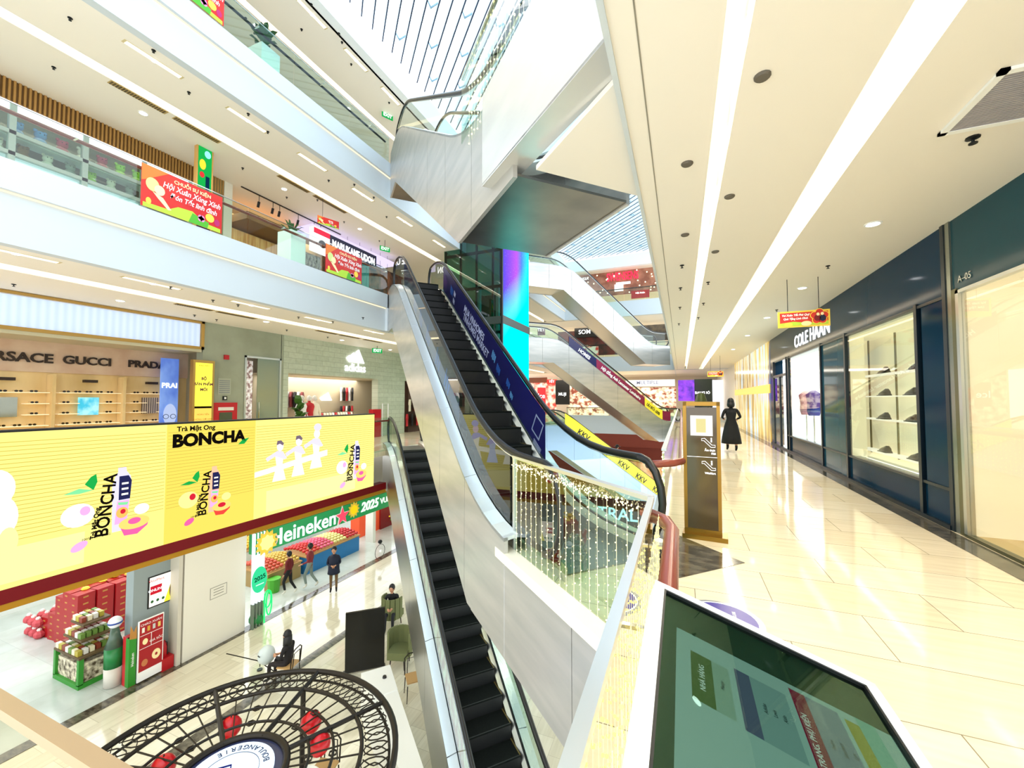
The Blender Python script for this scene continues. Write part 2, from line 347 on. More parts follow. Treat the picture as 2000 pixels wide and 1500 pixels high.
# skylight: sky behind glass fins
rib=mat('skylight_fin','#dfeaf2',.5); ribd=mat('skylight_fin_edge','#1d2c46',.5)
t=thing('skylight','long glass skylight of pale diagonal fins with dark edges over the atrium','skylight',(-4,14,13.5))
N=E1.n; i=0
def clip(p,d,x0,x1,y0,y1):
    lo,hi=-99,99
    for q,dd,a,b in((p[0],d[0],x0,x1),(p[1],d[1],y0,y1)):
        t0,t1=(a-q)/dd,(b-q)/dd
        if t0>t1:t0,t1=t1,t0
        lo=max(lo,t0);hi=min(hi,t1)
    return (lo,hi) if hi>lo+.3 else None
fm=MB(); fe=MB(); fx=MB(); c=-8.0; kk=0
while c<27:
    r=clip((c*N[0],c*N[1]),E1.e,-9.0,1.5,-1,34)
    if r:
        lo,hi=r; zz=13.6
        fm.prism([E1(lo,c-.02,zz),E1(hi,c-.02,zz),E1(hi,c+.02,zz),E1(lo,c+.02,zz)],(0,0,.3),rib)
        fe.prism([E1(lo,c-.019,zz-.03),E1(hi,c-.019,zz-.03),E1(hi,c+.019,zz-.03),E1(lo,c+.019,zz-.03)],(0,0,.03),ribd)
        s=lo+(kk%4)*1.1+.5
        while s<hi-.4:
            fx.prism([E1(s,c,zz+.05),E1(s+.03,c,zz+.05),E1(s+.28,c+.17,zz+.05),E1(s,c+.35,zz+.05),E1(s-.03,c+.35,zz+.05),E1(s+.22,c+.17,zz+.05)],(0,0,.05),mat('skylight_bracket','#8fb2c6',.5)); s+=4.4
    c+=.35; kk+=1
fm.obj('fins',t); fe.obj('fin_edges',t); fx.obj('cross_braces',t)
m=MB(); m.quad((-9,-1,14.0),(1.5,-1,14.0),(1.5,34,14.0),(-9,34,14.0),glass('sky_glass','#e6f6ff',.6)); m.obj('glass_pane',t)
# far end of the atrium
YF=34.0; sh=mat('far_shadow','#3b2c24',.8)
m=MB()
for z0,z1 in((-1.1,.38),(3.98,L3),(8.45,L4)): m.box(-9.1,3.4,YF,YF+.3,z0,z1,fascia)
struct('trim_14',m)
m=MB()
for z in(0,L3,L4): m.box(-17,3.4,YF+.3,48,z-.2,z,marble)
struct('floor',m)
m=MB()
for z in(3.99,8.45,12.6): m.box(-17,3.5,YF+.3,48,z,z+.06,cream)
struct('ceiling',m)
m=MB(); m.box(-17,3.6,44.0,44.2,G,12.6,mat('far_wall','#d8cdb8',.6)); struct('wall_far',m)
m=MB(); m.box(XR,XR+.3,30,46,0,4,cream); struct('wall_right',m)
m=MB(); m.box(-20,3.4,36,36.2,G,-1.1,mat('terracotta','#7a2a14',.6)); m.box(-9.1,3.4,YF-.02,YF,-2.1,-1.1,mat('terracotta')); struct('wall_far',m)
m=MB(); m.box(XS-1.7,XS-1.6,-3,34,0,13.5,mat('gallery_back','#cfc7b6',.6)) ; m.box(-22,-21.8,-4,36,G,-1.7,mat('market_wall','#e6ece8',.6)); struct('wall_left',m)

# downlights, sprinklers, speakers, vents
def fixture(kind,x,y,z):
    m=MB()
    if kind=='down': m.lathe((x,y,z-.012),[(.0,.004),(.075,.004),(.075,.0),(.095,0),(.095,.012),(0,.012)],white,16); m.lathe((x,y,z-.014),[(0,0),(.07,0),(.07,.006),(0,.006)],em('#ffffff',6),14); return m,'downlight'
    if kind=='spr': m.lathe((x,y,z-.05),[(0,.0),(.022,.0),(.022,.008),(.008,.008),(.008,.03),(.035,.04),(.035,.05),(0,.05)],dark,10); return m,'sprinkler'
    if kind=='spk': m.lathe((x,y,z-.02),[(0,0),(.045,.0),(.055,.01),(.055,.02),(0,.02)],mat('taupe_plastic','#5d564b',.6),14); return m,'ceiling_sensor'
fx_lab={'down':('round white downlight glowing in the %s','light'),'spr':('small dark sprinkler head hanging from the %s','sprinkler'),'spk':('small flush dark ceiling disc in the %s','sensor')}
_pf={}
def put(kind,x,y,z,where):
    if kind not in _pf: mm,nm=fixture(kind,0,0,0); _pf[kind]=(mm,nm); mm.o=None
    mm,nm=_pf[kind]
    if mm.o is None: o=mm.obj(nm); mm.o=o
    else: o=mm.o.copy(); C.objects.link(o)
    o.location=(x,y,z); l,c=fx_lab[kind]; tag(o,l%where,c,'%ss in the %s'%(nm.replace('_',' '),where)); return o
for px,py in((1705,437),(1567,562),(1498,620),(1460,655),(1432,682)): p=onZ(px,py,4); put('down',p.x,p.y,4,'right corridor ceiling')
for px,py in((1489,148),(1342,319),(1425,383),(1338,458),(1397,491),(1617,519),(1383,551),(1332,518),(1374,592),(1329,562),(1328,600),(1364,620),(1326,632),(1517,605)): p=onZ(px,py,4); put('spk' if py<500 else 'spr',p.x,p.y,4,'right corridor ceiling')
p=onZ(1900,268,4); put('spr',p.x,p.y,4,'right corridor ceiling').scale=(1.4,1.4,1.2)
for px,py in((235,587),(520,628),(668,664),(762,683)): p=onZ(px,py,3.99); put('down',p.x,p.y,3.99,'lower left gallery ceiling')
for px,py in((27,555),(333,560),(416,586),(465,595),(380,615),(423,624),(560,644),(583,619),(650,628),(640,658),(709,620)): p=onZ(px,py,3.99); put('spr',p.x,p.y,3.99,'lower left gallery ceiling')
for px,py in((280,221),(555,369),(703,447)): p=onZ(px,py,8.45); put('down',p.x,p.y,8.45,'middle left gallery ceiling')
for px,py in((137,35),(300,98),(105,131),(369,180),(485,222),(523,257),(560,385),(620,390),(642,352),(692,360),(730,385),(755,423),(474,328),(672,433),(741,470)): p=onZ(px,py,8.45); put('spr',p.x,p.y,8.45,'middle left gallery ceiling')
for px,py in((608,8),(589,57),(662,65),(668,82),(686,125),(746,157),(760,200),(480,35)): p=onZ(px,py,12.6); put('spr',p.x,p.y,12.6,'upper left gallery ceiling')
for px,py in((500,50),(680,212)): p=onZ(px,py,12.6); put('down',p.x,p.y,12.6,'upper left gallery ceiling')
# recessed oblong spot slots along the outer ceiling strip
def slots(z,x,ys,where,L=1.0):
    first=None
    for y in ys:
        if first is None:
            m=MB(); m.box(-.06,.06,-L/2,L/2,-.006,.0,mat('slot_trim','#c9b98e',.5)); m.box(-.05,.05,-L*.46,L*.46,-.012,-.006,em('#fff3cf',1.35)); m.lathe((0,0,-.02),[(0,0),(.05,0),(.05,.01),(0,.01)],em('#ffffff',5),12); first=m.obj('slot_light'); o=first
        else: o=first.copy(); C.objects.link(o)
        o.location=(x,y,z); tag(o,'oblong recessed slot light in the outer strip of the %s'%where,'light','slot lights of the '+where)
slots(8.45,-9.6,[4.6,6.5,8.4,10.4,12.6,15,17.5,20],'middle left gallery ceiling')
slots(3.99,-9.6,[2.9,4.7,6.7,8.7,11,13.5,16],'lower left gallery ceiling')
slots(12.6,-9.5,[6.3,8.2,9.9,11.6,14],'upper left gallery ceiling')
def grille(x,y0,y1,z,w=.16):
    t=thing('air_grille','dark louvred air slot beside the cove in the %s left gallery ceiling'%('lower' if z<5 else 'middle'),'vent',(x,y0,z),'air slots beside the %s cove'%('lower' if z<5 else 'middle'))
    m=MB(); m.box(x-w/2,x+w/2,y0,y1,z-.012,z-.002,mat('grille_gold','#b59a5e',.5)); m.obj('frame',t)
    m=MB(); k=int((y1-y0)/.05)
    for i in range(k): y=y0+.02+i*(y1-y0-.04)/k; m.box(x-w*.4,x+w*.4,y,y+.028,z-.02,z-.012,mat('grille_dark','#5b4a2a',.6))
    m.obj('louvres',t)
for a,b in((5.9,6.75),(6.85,7.9),(10.0,10.9),(11.0,12.0),(12.2,13.2)): grille(-11.12,a,b,3.99)
for a,b in((4.55,5.6),(5.75,6.8),(8.5,9.6),(9.8,11.2)): grille(-11.12,a,b,8.45)
t=thing('air_vent','large square louvred air return vent in the corridor ceiling above the lit window','vent',(2.5,4.4,4))
m=MB(); x0,x1,y0,y1=2.09,2.75,3.85,4.62
for a in((x0,x0+.05,y0,y1),(x1-.05,x1,y0,y1),(x0,x1,y0,y0+.05),(x0,x1,y1-.05,y1)): m.box(*a,3.975,3.999,white)
m.obj('frame',t); m=MB(); y=y0+.06
while y<y1-.06: m.box(x0+.05,x1-.05,y,y+.012,3.98,3.998,mat('vent_grey','#a9a3a3',.5)); y+=.026
m.obj('louvres',t)

# parapet glass and rails of the upper left galleries
def parapet(z,y0,y1,where):
    t=thing('glass_balustrade','clear glass balustrade with a dark handrail along the %s left gallery'%where,'railing',(XL-.05,y0,z))
    y=y0
    while y<y1-.05:
        ye=min(y+1.9,y1); m=MB(); m.box(XL-.07,XL-.055,y+.01,ye-.01,z,z+.87,gl); m.obj('glass_panel',t); y=ye
    m=MB(); m.tube([(XL-.22,y0,z+.8),(XL-.22,y1,z+.8)],.032,redwood if z<8 else dark,8); hr=m.obj('handrail',t)
    m=MB(); m.box(XL-.072,XL-.053,y0,y1,z+.87,z+.885,chrome); m.obj('top_cap',t)
    y=y0+.95
    while y<y1: m=MB(); m.box(XL-.2,XL-.07,y-.015,y+.015,z+.77,z+.8,chrome); m.obj('bracket',hr); y+=1.9
parapet(L3,.5,11.0,'middle'); parapet(L4,3.5,11.0,'upper')
parapet(L3,16,33.9,'far middle'); 

# ================= escalators =================
def escalator(name,label,fr,cs,z0,z1,s0,s1,bl=1.7,tl=1.6,ub=1.1,side=soft,nsteps=True,w=1.9,loc=None,glassm=gl,flatdeck=.2,low=True,under=None,nbl=None):
    ca,cb=cs                      # near / far handrail lines; cladding stands .2 outside
    k=(z1-z0)/(s1-s0)
    def zf(s): return z0 if s<s0 else z1 if s>s1 else z0+k*(s-s0)
    def zs(s,ww=w): return sum(zf(s+ww*(i/10-.5)) for i in range(11))/11
    t=thing(name,label,'escalator',fr(s0,(ca+cb)/2,z0) if loc is None else loc)
    n=36; SS=[s0-bl+(s1-s0+bl+tl)*i/n for i in range(n+1)]
    zb=lambda s: max(zf(s+.35)-ub-.12,z0-ub) if s<s1 else zf(s)-ub   # underside
    def zun(s):
        # flat, straight incline, flat
        a=s0+.45; b=s1+.45
        return z0-ub if s<a else z1-ub-.15 if s>b else z0-ub+(z1-.15-z0)*(s-a)/(b-a)
    sd=sgn=1 if cb>ca else -1
    for cc,d in((ca-.19*sgn,.05*sgn),(cb+.19*sgn,-.05*sgn)):
        m=MB(); S0=s0-nbl if (nbl is not None and d*sgn>0) else SS[0]; J=[S0+(SS[-1]-S0)*q/7 for q in range(8)]
        for q in range(7):
            a,b=J[q],J[q+1]-.012; SG=sorted([a,b]+[s for s in SS+[s0+.45,s1+.45] if a+.02<s<b-.02])
            m.rib([[fr(s,cc,zun(s)),fr(s,cc,zs(s)+flatdeck-.03),fr(s,cc+d,zs(s)+flatdeck-.03),fr(s,cc+d,zun(s))] for s in SG],side)
        m.obj('side_cladding',t)
    m=MB()
    A=[(s,zun(s)) for s in (SS[0],s0+.45,s1+.45,SS[-1])]
    for (a,za),(b,zb_) in zip(A,A[1:]):
        m.prism([fr(a,ca-.14*sgn,za+.02),fr(b,ca-.14*sgn,zb_+.02),fr(b,cb+.14*sgn,zb_+.02),fr(a,cb+.14*sgn,za+.02)],(0,0,.03),under or steel)
    m.obj('underside_panel',t)
    for cc,o in((ca,-1),(cb,1)):
        c0=cc+.19*sgn*o; c1=cc+.015*sgn*o; c2=cc-.1*sgn*o; m=MB()
        S0=s0-nbl if (nbl is not None and cc==ca) else SS[0]; J=[S0+(SS[-1]-S0)*q/7 for q in range(8)]
        for q in range(7):
            a,b=J[q],J[q+1]-.014; SQ=sorted([a,b]+[s for s in SS if a+.02<s<b-.02])
            m.rib([[fr(s,c0,zs(s)+flatdeck-.03),fr(s,c1,zs(s)+flatdeck),fr(s,c1,zs(s)+flatdeck-.04),fr(s,c0,zs(s)+flatdeck-.07)] for s in SQ],white_clad)
        m.obj('outer_deck',t)
        m=MB(); m.rib([[fr(s,cc-.03*sgn*o,zs(s)+.19),fr(s,c2,zs(s)+.12),fr(s,c2,zs(s)-.1),fr(s,c2+.012*sgn*o,zs(s)-.1),fr(s,cc-.03*sgn*o,zs(s)+.1)] for s in SS],steel); sk=m.obj('skirt',t)
        m=MB(); m.rib([[fr(s,cc-.03*sgn*o,zs(s)+.15),fr(s,cc-.03*sgn*o,zs(s)+.21),fr(s,cc-.01*sgn*o,zs(s)+.21),fr(s,cc-.01*sgn*o,zs(s)+.15)] for s in SS],dark); m.obj('gasket',sk)
        blx=(nbl if cc==ca and nbl is not None else bl)
        m=MB(); SG=[s0-blx+.25]+[s for s in SS if s>s0-blx+.3 and s<=s1+tl-.25]
        m.rib([[fr(s,cc-.006,zs(s)+flatdeck),fr(s,cc-.006,zs(s)+1.03),fr(s,cc+.006,zs(s)+1.03),fr(s,cc+.006,zs(s)+flatdeck)] for s in SG],glassm)
        m.obj('glass_balustrade',t)
        SG=[s0-bl+.25]+[s for s in SS if s>s0-bl+.3 and s<=s1+tl-.25]; path=[]; R=.44; sa=SG[0]; sb=SG[-1]
        for i in range(9): th=-PI/2-PI*i/8; path.append(fr(sa+R*math.cos(th)*.75,cc,zs(sa)+.62+R*math.sin(th)))
        path+= [fr(s,cc,zs(s)+1.06) for s in SG]
        for i in range(9): th=PI/2-PI*i/8; path.append(fr(sb+R*math.cos(th)*.75,cc,zs(sb)+.62+R*math.sin(th)))
        m=MB(); m.tube(path,.043,black,8); hr=m.obj('handrail',t,smooth=True)
        m=MB(); m.tube([p-Vector((0,0,.045)) for p in path[9:-9]],.016,chrome,6); m.obj('handrail_track',hr)
    # steps: one mesh per flight step
    if nsteps:
        tm=black_step; L=.4; s=s0+.2; proto=None; cw=(cb-ca); cm=(ca+cb)/2; i=0; hw=abs(cw)/2-.11
        while s<s1-.05 and i<40:
            z=z0+k*(s-s0)
            if proto is None:
                m=MB(); D=fr(0,0,0)
                def q(a,c,zz): return fr(a,c,zz)
                m.prism([q(0,-hw,-.03),q(L,-hw,-.03),q(L,hw,-.03),q(0,hw,-.03)],(0,0,.03),tm)
                m.prism([q(0,-hw,-.03),q(.03,-hw,-.03),q(.03,-hw,-k*L),q(0,-hw,-k*L)][::1],fr(0,2*hw,0),mat('step_riser','#07080a',.5))
                e=mat('step_edge','#1b1f1d',.6); m.prism([q(0,-hw,0),q(.018,-hw,0),q(.018,hw,0),q(0,hw,0)],(0,0,.003),e)
                m.prism([q(0,hw-.02,0),q(L,hw-.02,0),q(L,hw,0),q(0,hw,0)],(0,0,.003),mat('step_yellow','#6a5a28',.5))
                proto=m.obj('step',t); o=proto
            else:
                o=proto.copy(); C.objects.link(o); o.parent=t; o.matrix_parent_inverse=proto.matrix_parent_inverse.copy()
            o.location=fr(s,cm,z+k*L); s+=L; i+=1
        m=MB()
        for a,b,zz in((s0-bl+.1,s0+.2,z0),(s1,s1+tl-.1,z1)):
            m=MB(); m.prism([fr(a,ca+.1*sgn,zz+.0),fr(b,ca+.1*sgn,zz),fr(b,cb-.1*sgn,zz),fr(a,cb-.1*sgn,zz)],(0,0,.015),mat('comb_plate','#8d8f8c',.35,.8)); m.obj('comb_plate',t)
    return t,zs
white_clad=mat('deck_white','#dbe4ea',.2,.5); black_step=noisy('step_tread','#060908','#0c110f',30,.8,0,spec=.15)
up,zs1=escalator('escalator','tall escalator with navy adverts rising diagonally from the corridor to the middle gallery',E1,(1.97,3.17),0,L3,5.05,12.75,bl=1.7,tl=1.5,side=soft,nbl=.85)
E2=mk(math.radians(47.7))
low_e,zs2=escalator('escalator','black-stepped escalator rising from the ground hall beneath the navy-advert escalator',E2,(2.285,3.45),G,0,5.3,13.9,bl=1.5,tl=1.3,side=steel)
top_e,zs3=escalator('escalator','uppermost silver-clad escalator seen from beneath with its blue-lit underside',E1,(1.97,3.17),L3,L4,5.55,12.4,bl=1.6,tl=1.6,side=soft,flatdeck=.3,nsteps=False,glassm=glass('faint_glass','#f4faf8',.35),
   under=noisy('underside_metal','#77746f','#8f8a80',1.2,.3,.9))
# box of the upper landing that carries it
m=MB(); m.prism([E1(2.0,1.66,4.1),E1(4.6,1.66,4.3),E1(4.6,1.66,5.4),E1(2.0,1.66,5.4)],E1(0,.1,0),slabu)
m.prism([E1(2.0,1.66,4.1),E1(4.6,1.66,4.28),E1(4.6,1.95,4.28),E1(2.0,1.95,4.1)],(0,0,.03),slabu)
struct('trim_15',m)
# fairy-light curtain on glass of the upper landing
bulb=em('#ffeeb0',3.2); strand=mat('fairy_wire','#efe6c0',.5,0,.5,'#fff2c8')
def bulb_at(m,p,r=.008): m.ball(p,r,bulb,5,3)
def curtain(name,label,P,L,z0,z1,dx=.085,dz=.075,r=.007,wire=.0016,group=None,jit=.02,bm=None):
    global bulb
    ob_=bulb; bulb=bm or bulb
    m=MB(); n=int(L/dx)
    for i in range(n+1):
        d=i*dx+random.uniform(-jit,jit)*.4; a=P(d); m.tube([(a.x,a.y,z0),(a.x,a.y,z1)],wire,strand,3)
        z=z1-random.uniform(0,dz)
        while z>z0:
            q=P(min(max(d+random.uniform(-jit,jit),0),L)); bulb_at(m,(q.x,q.y,z),r*random.uniform(.7,1.2)); z-=dz*random.uniform(.8,1.25)
    bulb=ob_; return solo(m,name,label,'fairy lights',group,'stuff')
curtain('fairy_lights','curtain of warm fairy lights behind the glass of the upper landing near the skylight',lambda d:E1(3.2+d,1.78,0),2.3,5.35,6.3,.12,.12,.012,.002)
t=thing('glass_balustrade','glass balustrade with fairy lights on the upper landing above the corridor','railing',E1(4,1.75,5.4))
m=MB(); m.prism([E1(2.4,1.7,5.4),E1(5.6,1.7,5.4),E1(5.6,1.7,6.35),E1(2.4,1.7,6.35)],E1(0,.012,0),gl); m.obj('glass_panel',t)
m=MB(); m.prism([E1(2.4,1.68,6.35),E1(5.6,1.68,6.35),E1(5.6,1.74,6.35),E1(2.4,1.74,6.35)],(0,0,.03),chrome); m.obj('top_cap',t)

# ---- printed adverts on the glass of the middle escalator ----
def along(z): # frame running down the incline on the far balustrade, readable from the near side
    k=(L3)/(12.75-5.05); e=(E1(-1,0,-k)).normalized(); return e
k1=L3/(12.75-5.05); eD=E1(-1,0,-k1).normalized(); nrm=E1(0,-1,0); upv=nrm.cross(eD).normalized()
def adpanel(cc,sA,sB,nm,text=True,lo=.24,hi=1.0):
    m=MB(); n=14
    m.rib([[E1(a,cc,zs1(a)+lo),E1(a,cc,zs1(a)+hi),E1(a,cc+.004,zs1(a)+hi),E1(a,cc+.004,zs1(a)+lo)] for a in [sA+(sB-sA)*i/n for i in range(n+1)]],navy)
    if text:
        f=Fr(E1(0,cc-.004,0)+Vector((0,0,0)),eD,upv)
        def at(s,h): p=E1(s,cc-.006,zs1(s)+h); return p
        lt=mat('print_pale','#c9d0f2',.4); lb=mat('print_blue','#2f63b8',.4); lg=mat('print_light_blue','#5f9fd8',.4); lv=mat('print_violet','#4a2a78',.4)
        m.text('MUA VINHOMES',at(9.3,.68),eD,upv,.24,lt,bold=.001,thick=.003); m.text('TINHOMES MARKET',at(9.2,.44),eD,upv,.24,lt,bold=.001,thick=.003)
        for s,h,r,mm in((11.2,.62,.16,lb),(11.0,.42,.1,lt),(10.9,.66,.1,lt),(11.9,.6,.22,lv),(7.95,.64,.13,lg),(7.7,.52,.12,lb),(7.2,.55,.1,lb),(7.05,.42,.08,lg)):
            o=at(s,h); g=Fr(o,eD,upv)
            for j in range(4): g.rect(m,-r+j*r*.5,-r+j*r*.5+r*.34,-r*(.6+.2*(j%2)),r*(.7-.1*j),mm,.002)
        for j in range(7): g=Fr(at(6.1,.34),eD,upv); g.rect(m,-.02,.28,-.02-.028*j,-.012-.028*j,lt,.002)
        g=Fr(at(6.0,.6),eD,upv); g.rect(m,-.16,.16,-.16,.16,mat('print_grey','#8088a8',.5),.002); g.rect(m,-.13,.13,-.13,.13,navy,.003)
    return m
adpanel(3.15,5.75,12.2,'x').obj('printed_advert',up,'navy printed advert with pale lettering and skyline')
m=adpanel(1.985,6.6,12.3,'x',False,.26,.98)
lt=mat('print_pale','#c9d0f2',.4)
for s in(10.4,9.7,8.9,8.0,7.3):
    g=Fr(E1(s,1.98,zs1(s)+.5),eD,upv)
    for j in range(3): g.rect(m,-.22+j*.15,-.14+j*.15,-.2,.18-.08*j,mat('print_blue','#2f63b8',.4),.002)
m.obj('printed_advert',up,'navy printed advert seen from outside')
# marble-patterned strip and white line on the lower escalator
m=MB(); pk=noisy('marble_print','#e7d9bb','#c9907f',7,.25,0,(1,1,.5),5,.4,.6)
kk2=(0-G)/(13.9-5.3)
m.rib([[E2(a,2.30,zs2(a)+.22),E2(a,2.30,zs2(a)+.72),E2(a,2.304,zs2(a)+.72),E2(a,2.304,zs2(a)+.22)] for a in [5.6+8*i/20 for i in range(21)]],pk)
m.obj('printed_strip',low_e,'pink and cream marble-patterned strip')

# ---- distant stack of crossing escalators ----
EB=EF(-1/2**.5,-1/2**.5,-1/2**.5,1/2**.5)
fa,z_=escalator('escalator','distant white-clad escalator with a plain glass side joining the two highest galleries',EB,(21.9,23.1),L3,L4,-19.2,-12.9,bl=1.6,tl=3,side=soft,nsteps=False,ub=1.15,w=1.2)
fb,zsb=escalator('escalator','distant white-clad escalator carrying a maroon and navy advert strip',EB,(21.9,23.1),0,L3,-20.2,-12.2,bl=1.6,tl=3,side=soft,nsteps=False,ub=1.15,w=1.2)
fc,zsc=escalator('escalator','distant escalator with a yellow lettered advert strip going down to the ground hall',EB,(21.9,23.1),G,0,-20.9,-12.4,bl=1.6,tl=3,side=mat('pale_blue_clad','#b9c8ee',.3,.3),nsteps=False,ub=1.2,w=1.2)
def strip(par,zsx,z0,z1,s0,s1,sA,sB,mt,label,texts=(),lo=.22,hi=.85,kk=None):
    m=MB(); n=10
    m.rib([[EB(a,21.86,zsx(a)+lo),EB(a,21.86,zsx(a)+hi),EB(a,21.87,zsx(a)+hi),EB(a,21.87,zsx(a)+lo)] for a in [sA+(sB-sA)*i/n for i in range(n+1)]],mt)
    k=(z1-z0)/(s1-s0); e=EB(-1,0,-k).normalized(); nn=EB(0,-1,0); u=nn.cross(e)
    for tx,s,h,sz,tm,w in texts: m.text(tx,EB(s,21.85,zsx(s)+h),e,u,sz,tm,wide=w,bold=.01,thick=.004)
    m.obj('printed_advert',par,label)
maroon=mat('maroon_print','#8c1145',.4); pwhite=mat('print_white','#ffffff',.4); pblack=mat('print_black','#15120c',.4); pyel=mat('print_yellow','#eedf3a',.4,emit=.15)
strip(fb,zsb,0,L3,-20.2,-12.2,-14.9,-12.9,navy,'navy advert end',(('HOMES',-14.0,.5,.3,pwhite,1),))
strip(fb,zsb,0,L3,-20.2,-12.2,-18.7,-14.9,maroon,'maroon advert strip',(('Hội đồng Anh Lancaster Luminaire',-16.8,.52,.27,pwhite,.95),))
strip(fb,zsb,0,L3,-20.2,-12.2,-20.2,-18.7,pyel,'yellow advert strip',(('ƯU ĐÃI -20%',-19.4,.52,.24,pblack,.95),))
strip(fb,zsb,0,L3,-20.2,-12.2,-20.9,-20.2,maroon,'small maroon advert end')
strip(fc,zsc,G,0,-20.9,-12.4,-20.5,-12.6,pyel,'yellow advert strip',(('KKV',-13.9,.5,.5,pblack,1),('KKV',-15.4,.5,.5,pblack,1),('KKV',-16.9,.5,.5,pblack,1),('KKV',-18.3,.5,.5,pblack,1),('KKV',-19.7,.5,.5,pblack,1)),lo=.25,hi=1.05)

# ---- lift shaft and tall LED face ----
t=thing('glass_lift_shaft','tall dark green glass lift shaft with steel bracing behind the middle escalator','lift',(-8.5,17.4,G))
m=MB(); m.box(-9.9,-7.05,15.9,15.93,G,9.4,glg); m.box(-9.9,-9.87,15.9,19.2,G,9.4,glg); m.obj('glass_skin',t)
m=MB()
for x in(-9.88,-9.1,-8.3,-7.5,-7.12):
    m.box(x-.04,x+.04,15.98,16.06,G,9.4,dark)
for z in(-3,-1,1,3,4.6,6.6,8.2): m.box(-9.9,-7.05,15.98,16.05,z-.06,z+.06,dark)
for z in(5.1,-.1): m.box(-9.9,-7.05,15.85,16.1,z-.16,z+.16,mat('shaft_steel','#3a4542',.4,.6))
m.obj('steel_frame',t)
m=MB(); m.box(-9.8,-7.1,19.1,19.2,G,9.4,mat('shaft_back','#1f3a36',.5)); m.box(-8.9,-8.75,17.2,17.4,G,9.3,mat('guide_rail','#8fa8a0',.4,.5)); m.box(-7.9,-7.75,17.2,17.4,G,9.3,mat('guide_rail')); m.obj('guide_rails',t)
m=MB(); m.box(-9.3,-7.4,16.5,18.7,7.0,9.3,mat('lift_car','#9db9af',.3,.3)); m.obj('lift_car',t)
led=bpy.data.materials.new('led_gradient'); led.use_nodes=True; nt=led.node_tree; nt.nodes.clear()
tc=nt.nodes.new('ShaderNodeTexCoord'); sp=nt.nodes.new('ShaderNodeSeparateXYZ'); nt.links.new(tc.outputs['Object'],sp.inputs[0])
mr=nt.nodes.new('ShaderNodeMapRange'); mr.inputs[1].default_value=15.9; mr.inputs[2].default_value=19.2; nt.links.new(sp.outputs[1],mr.inputs[0])
mz=nt.nodes.new('ShaderNodeMapRange'); mz.inputs[1].default_value=4.2; mz.inputs[2].default_value=8.8; nt.links.new(sp.outputs[2],mz.inputs[0])
cr=nt.nodes.new('ShaderNodeValToRGB'); e=cr.color_ramp.elements; e[0].position=0; e[0].color=(*lin('#4a43d8'),1); e[1].position=1; e[1].color=(*lin('#12d8f2'),1)
for p,c in((.25,'#7d49d6'),(.5,'#a54fd0'),(.68,'#4f74ee')): q=cr.color_ramp.elements.new(p); q.color=(*lin(c),1)
nt.links.new(mr.outputs[0],cr.inputs[0])
mx=nt.nodes.new('ShaderNodeMix'); mx.data_type='RGBA'; mx.inputs[6].default_value=(*lin('#00f2f2'),1); nt.links.new(cr.outputs[0],mx.inputs[7])
ma=nt.nodes.new('ShaderNodeMath'); ma.operation='SUBTRACT'; nt.links.new(mz.outputs[0],ma.inputs[0]); mm=nt.nodes.new('ShaderNodeMath'); mm.operation='MULTIPLY'; mm.inputs[1].default_value=.55; nt.links.new(mr.outputs[0],mm.inputs[0]); nt.links.new(mm.outputs[0],ma.inputs[1])
m3=nt.nodes.new('ShaderNodeMath'); m3.operation='MULTIPLY'; m3.inputs[1].default_value=2.2; m3.use_clamp=True; nt.links.new(ma.outputs[0],m3.inputs[0]); nt.links.new(m3.outputs[0],mx.inputs[0])
ns=nt.nodes.new('ShaderNodeTexNoise'); ns.inputs['Scale'].default_value=22; nt.links.new(tc.outputs['Object'],ns.inputs[0])
c2=nt.nodes.new('ShaderNodeValToRGB'); c2.color_ramp.elements[0].position=.66; c2.color_ramp.elements[0].color=(0,0,0,1); c2.color_ramp.elements[1].position=.72; c2.color_ramp.elements[1].color=(.45,.45,.6,1); nt.links.new(ns.outputs[0],c2.inputs[0])
m4=nt.nodes.new('ShaderNodeMix'); m4.data_type='RGBA'; m4.blend_type='ADD'; nt.links.new(m3.outputs[0],m4.inputs[0]); nt.links.new(mx.outputs[2],m4.inputs[6]); nt.links.new(c2.outputs[0],m4.inputs[7])
em_=nt.nodes.new('ShaderNodeEmission'); em_.inputs[1].default_value=1.0; oo=nt.nodes.new('ShaderNodeOutputMaterial'); nt.links.new(m4.outputs[2],em_.inputs[0]); nt.links.new(em_.outputs[0],oo.inputs[0])
t=thing('led_wall','tall LED wall on the lift shaft glowing violet above and cyan below','screen',(-7,17.5,G))
m=MB(); m.box(-7.04,-7.0,15.95,19.2,G,4.95,led); m.box(-7.04,-7.0,15.95,19.2,5.3,9.3,led); m.obj('screen',t)
m=MB(); m.box(-7.05,-6.97,15.9,19.25,4.95,5.3,mat('shaft_steel')); m.box(-7.06,-6.98,15.86,15.95,G,9.4,dark); m.box(-7.1,-9.9,15.9,19.2,9.3,9.45,dark); m.obj('frame',t)
# bulkhead between gallery and lift
m=MB(); m.box(-9.3,-9,10.95,11.02,3.98,L3,fascia); struct('trim_16',m)

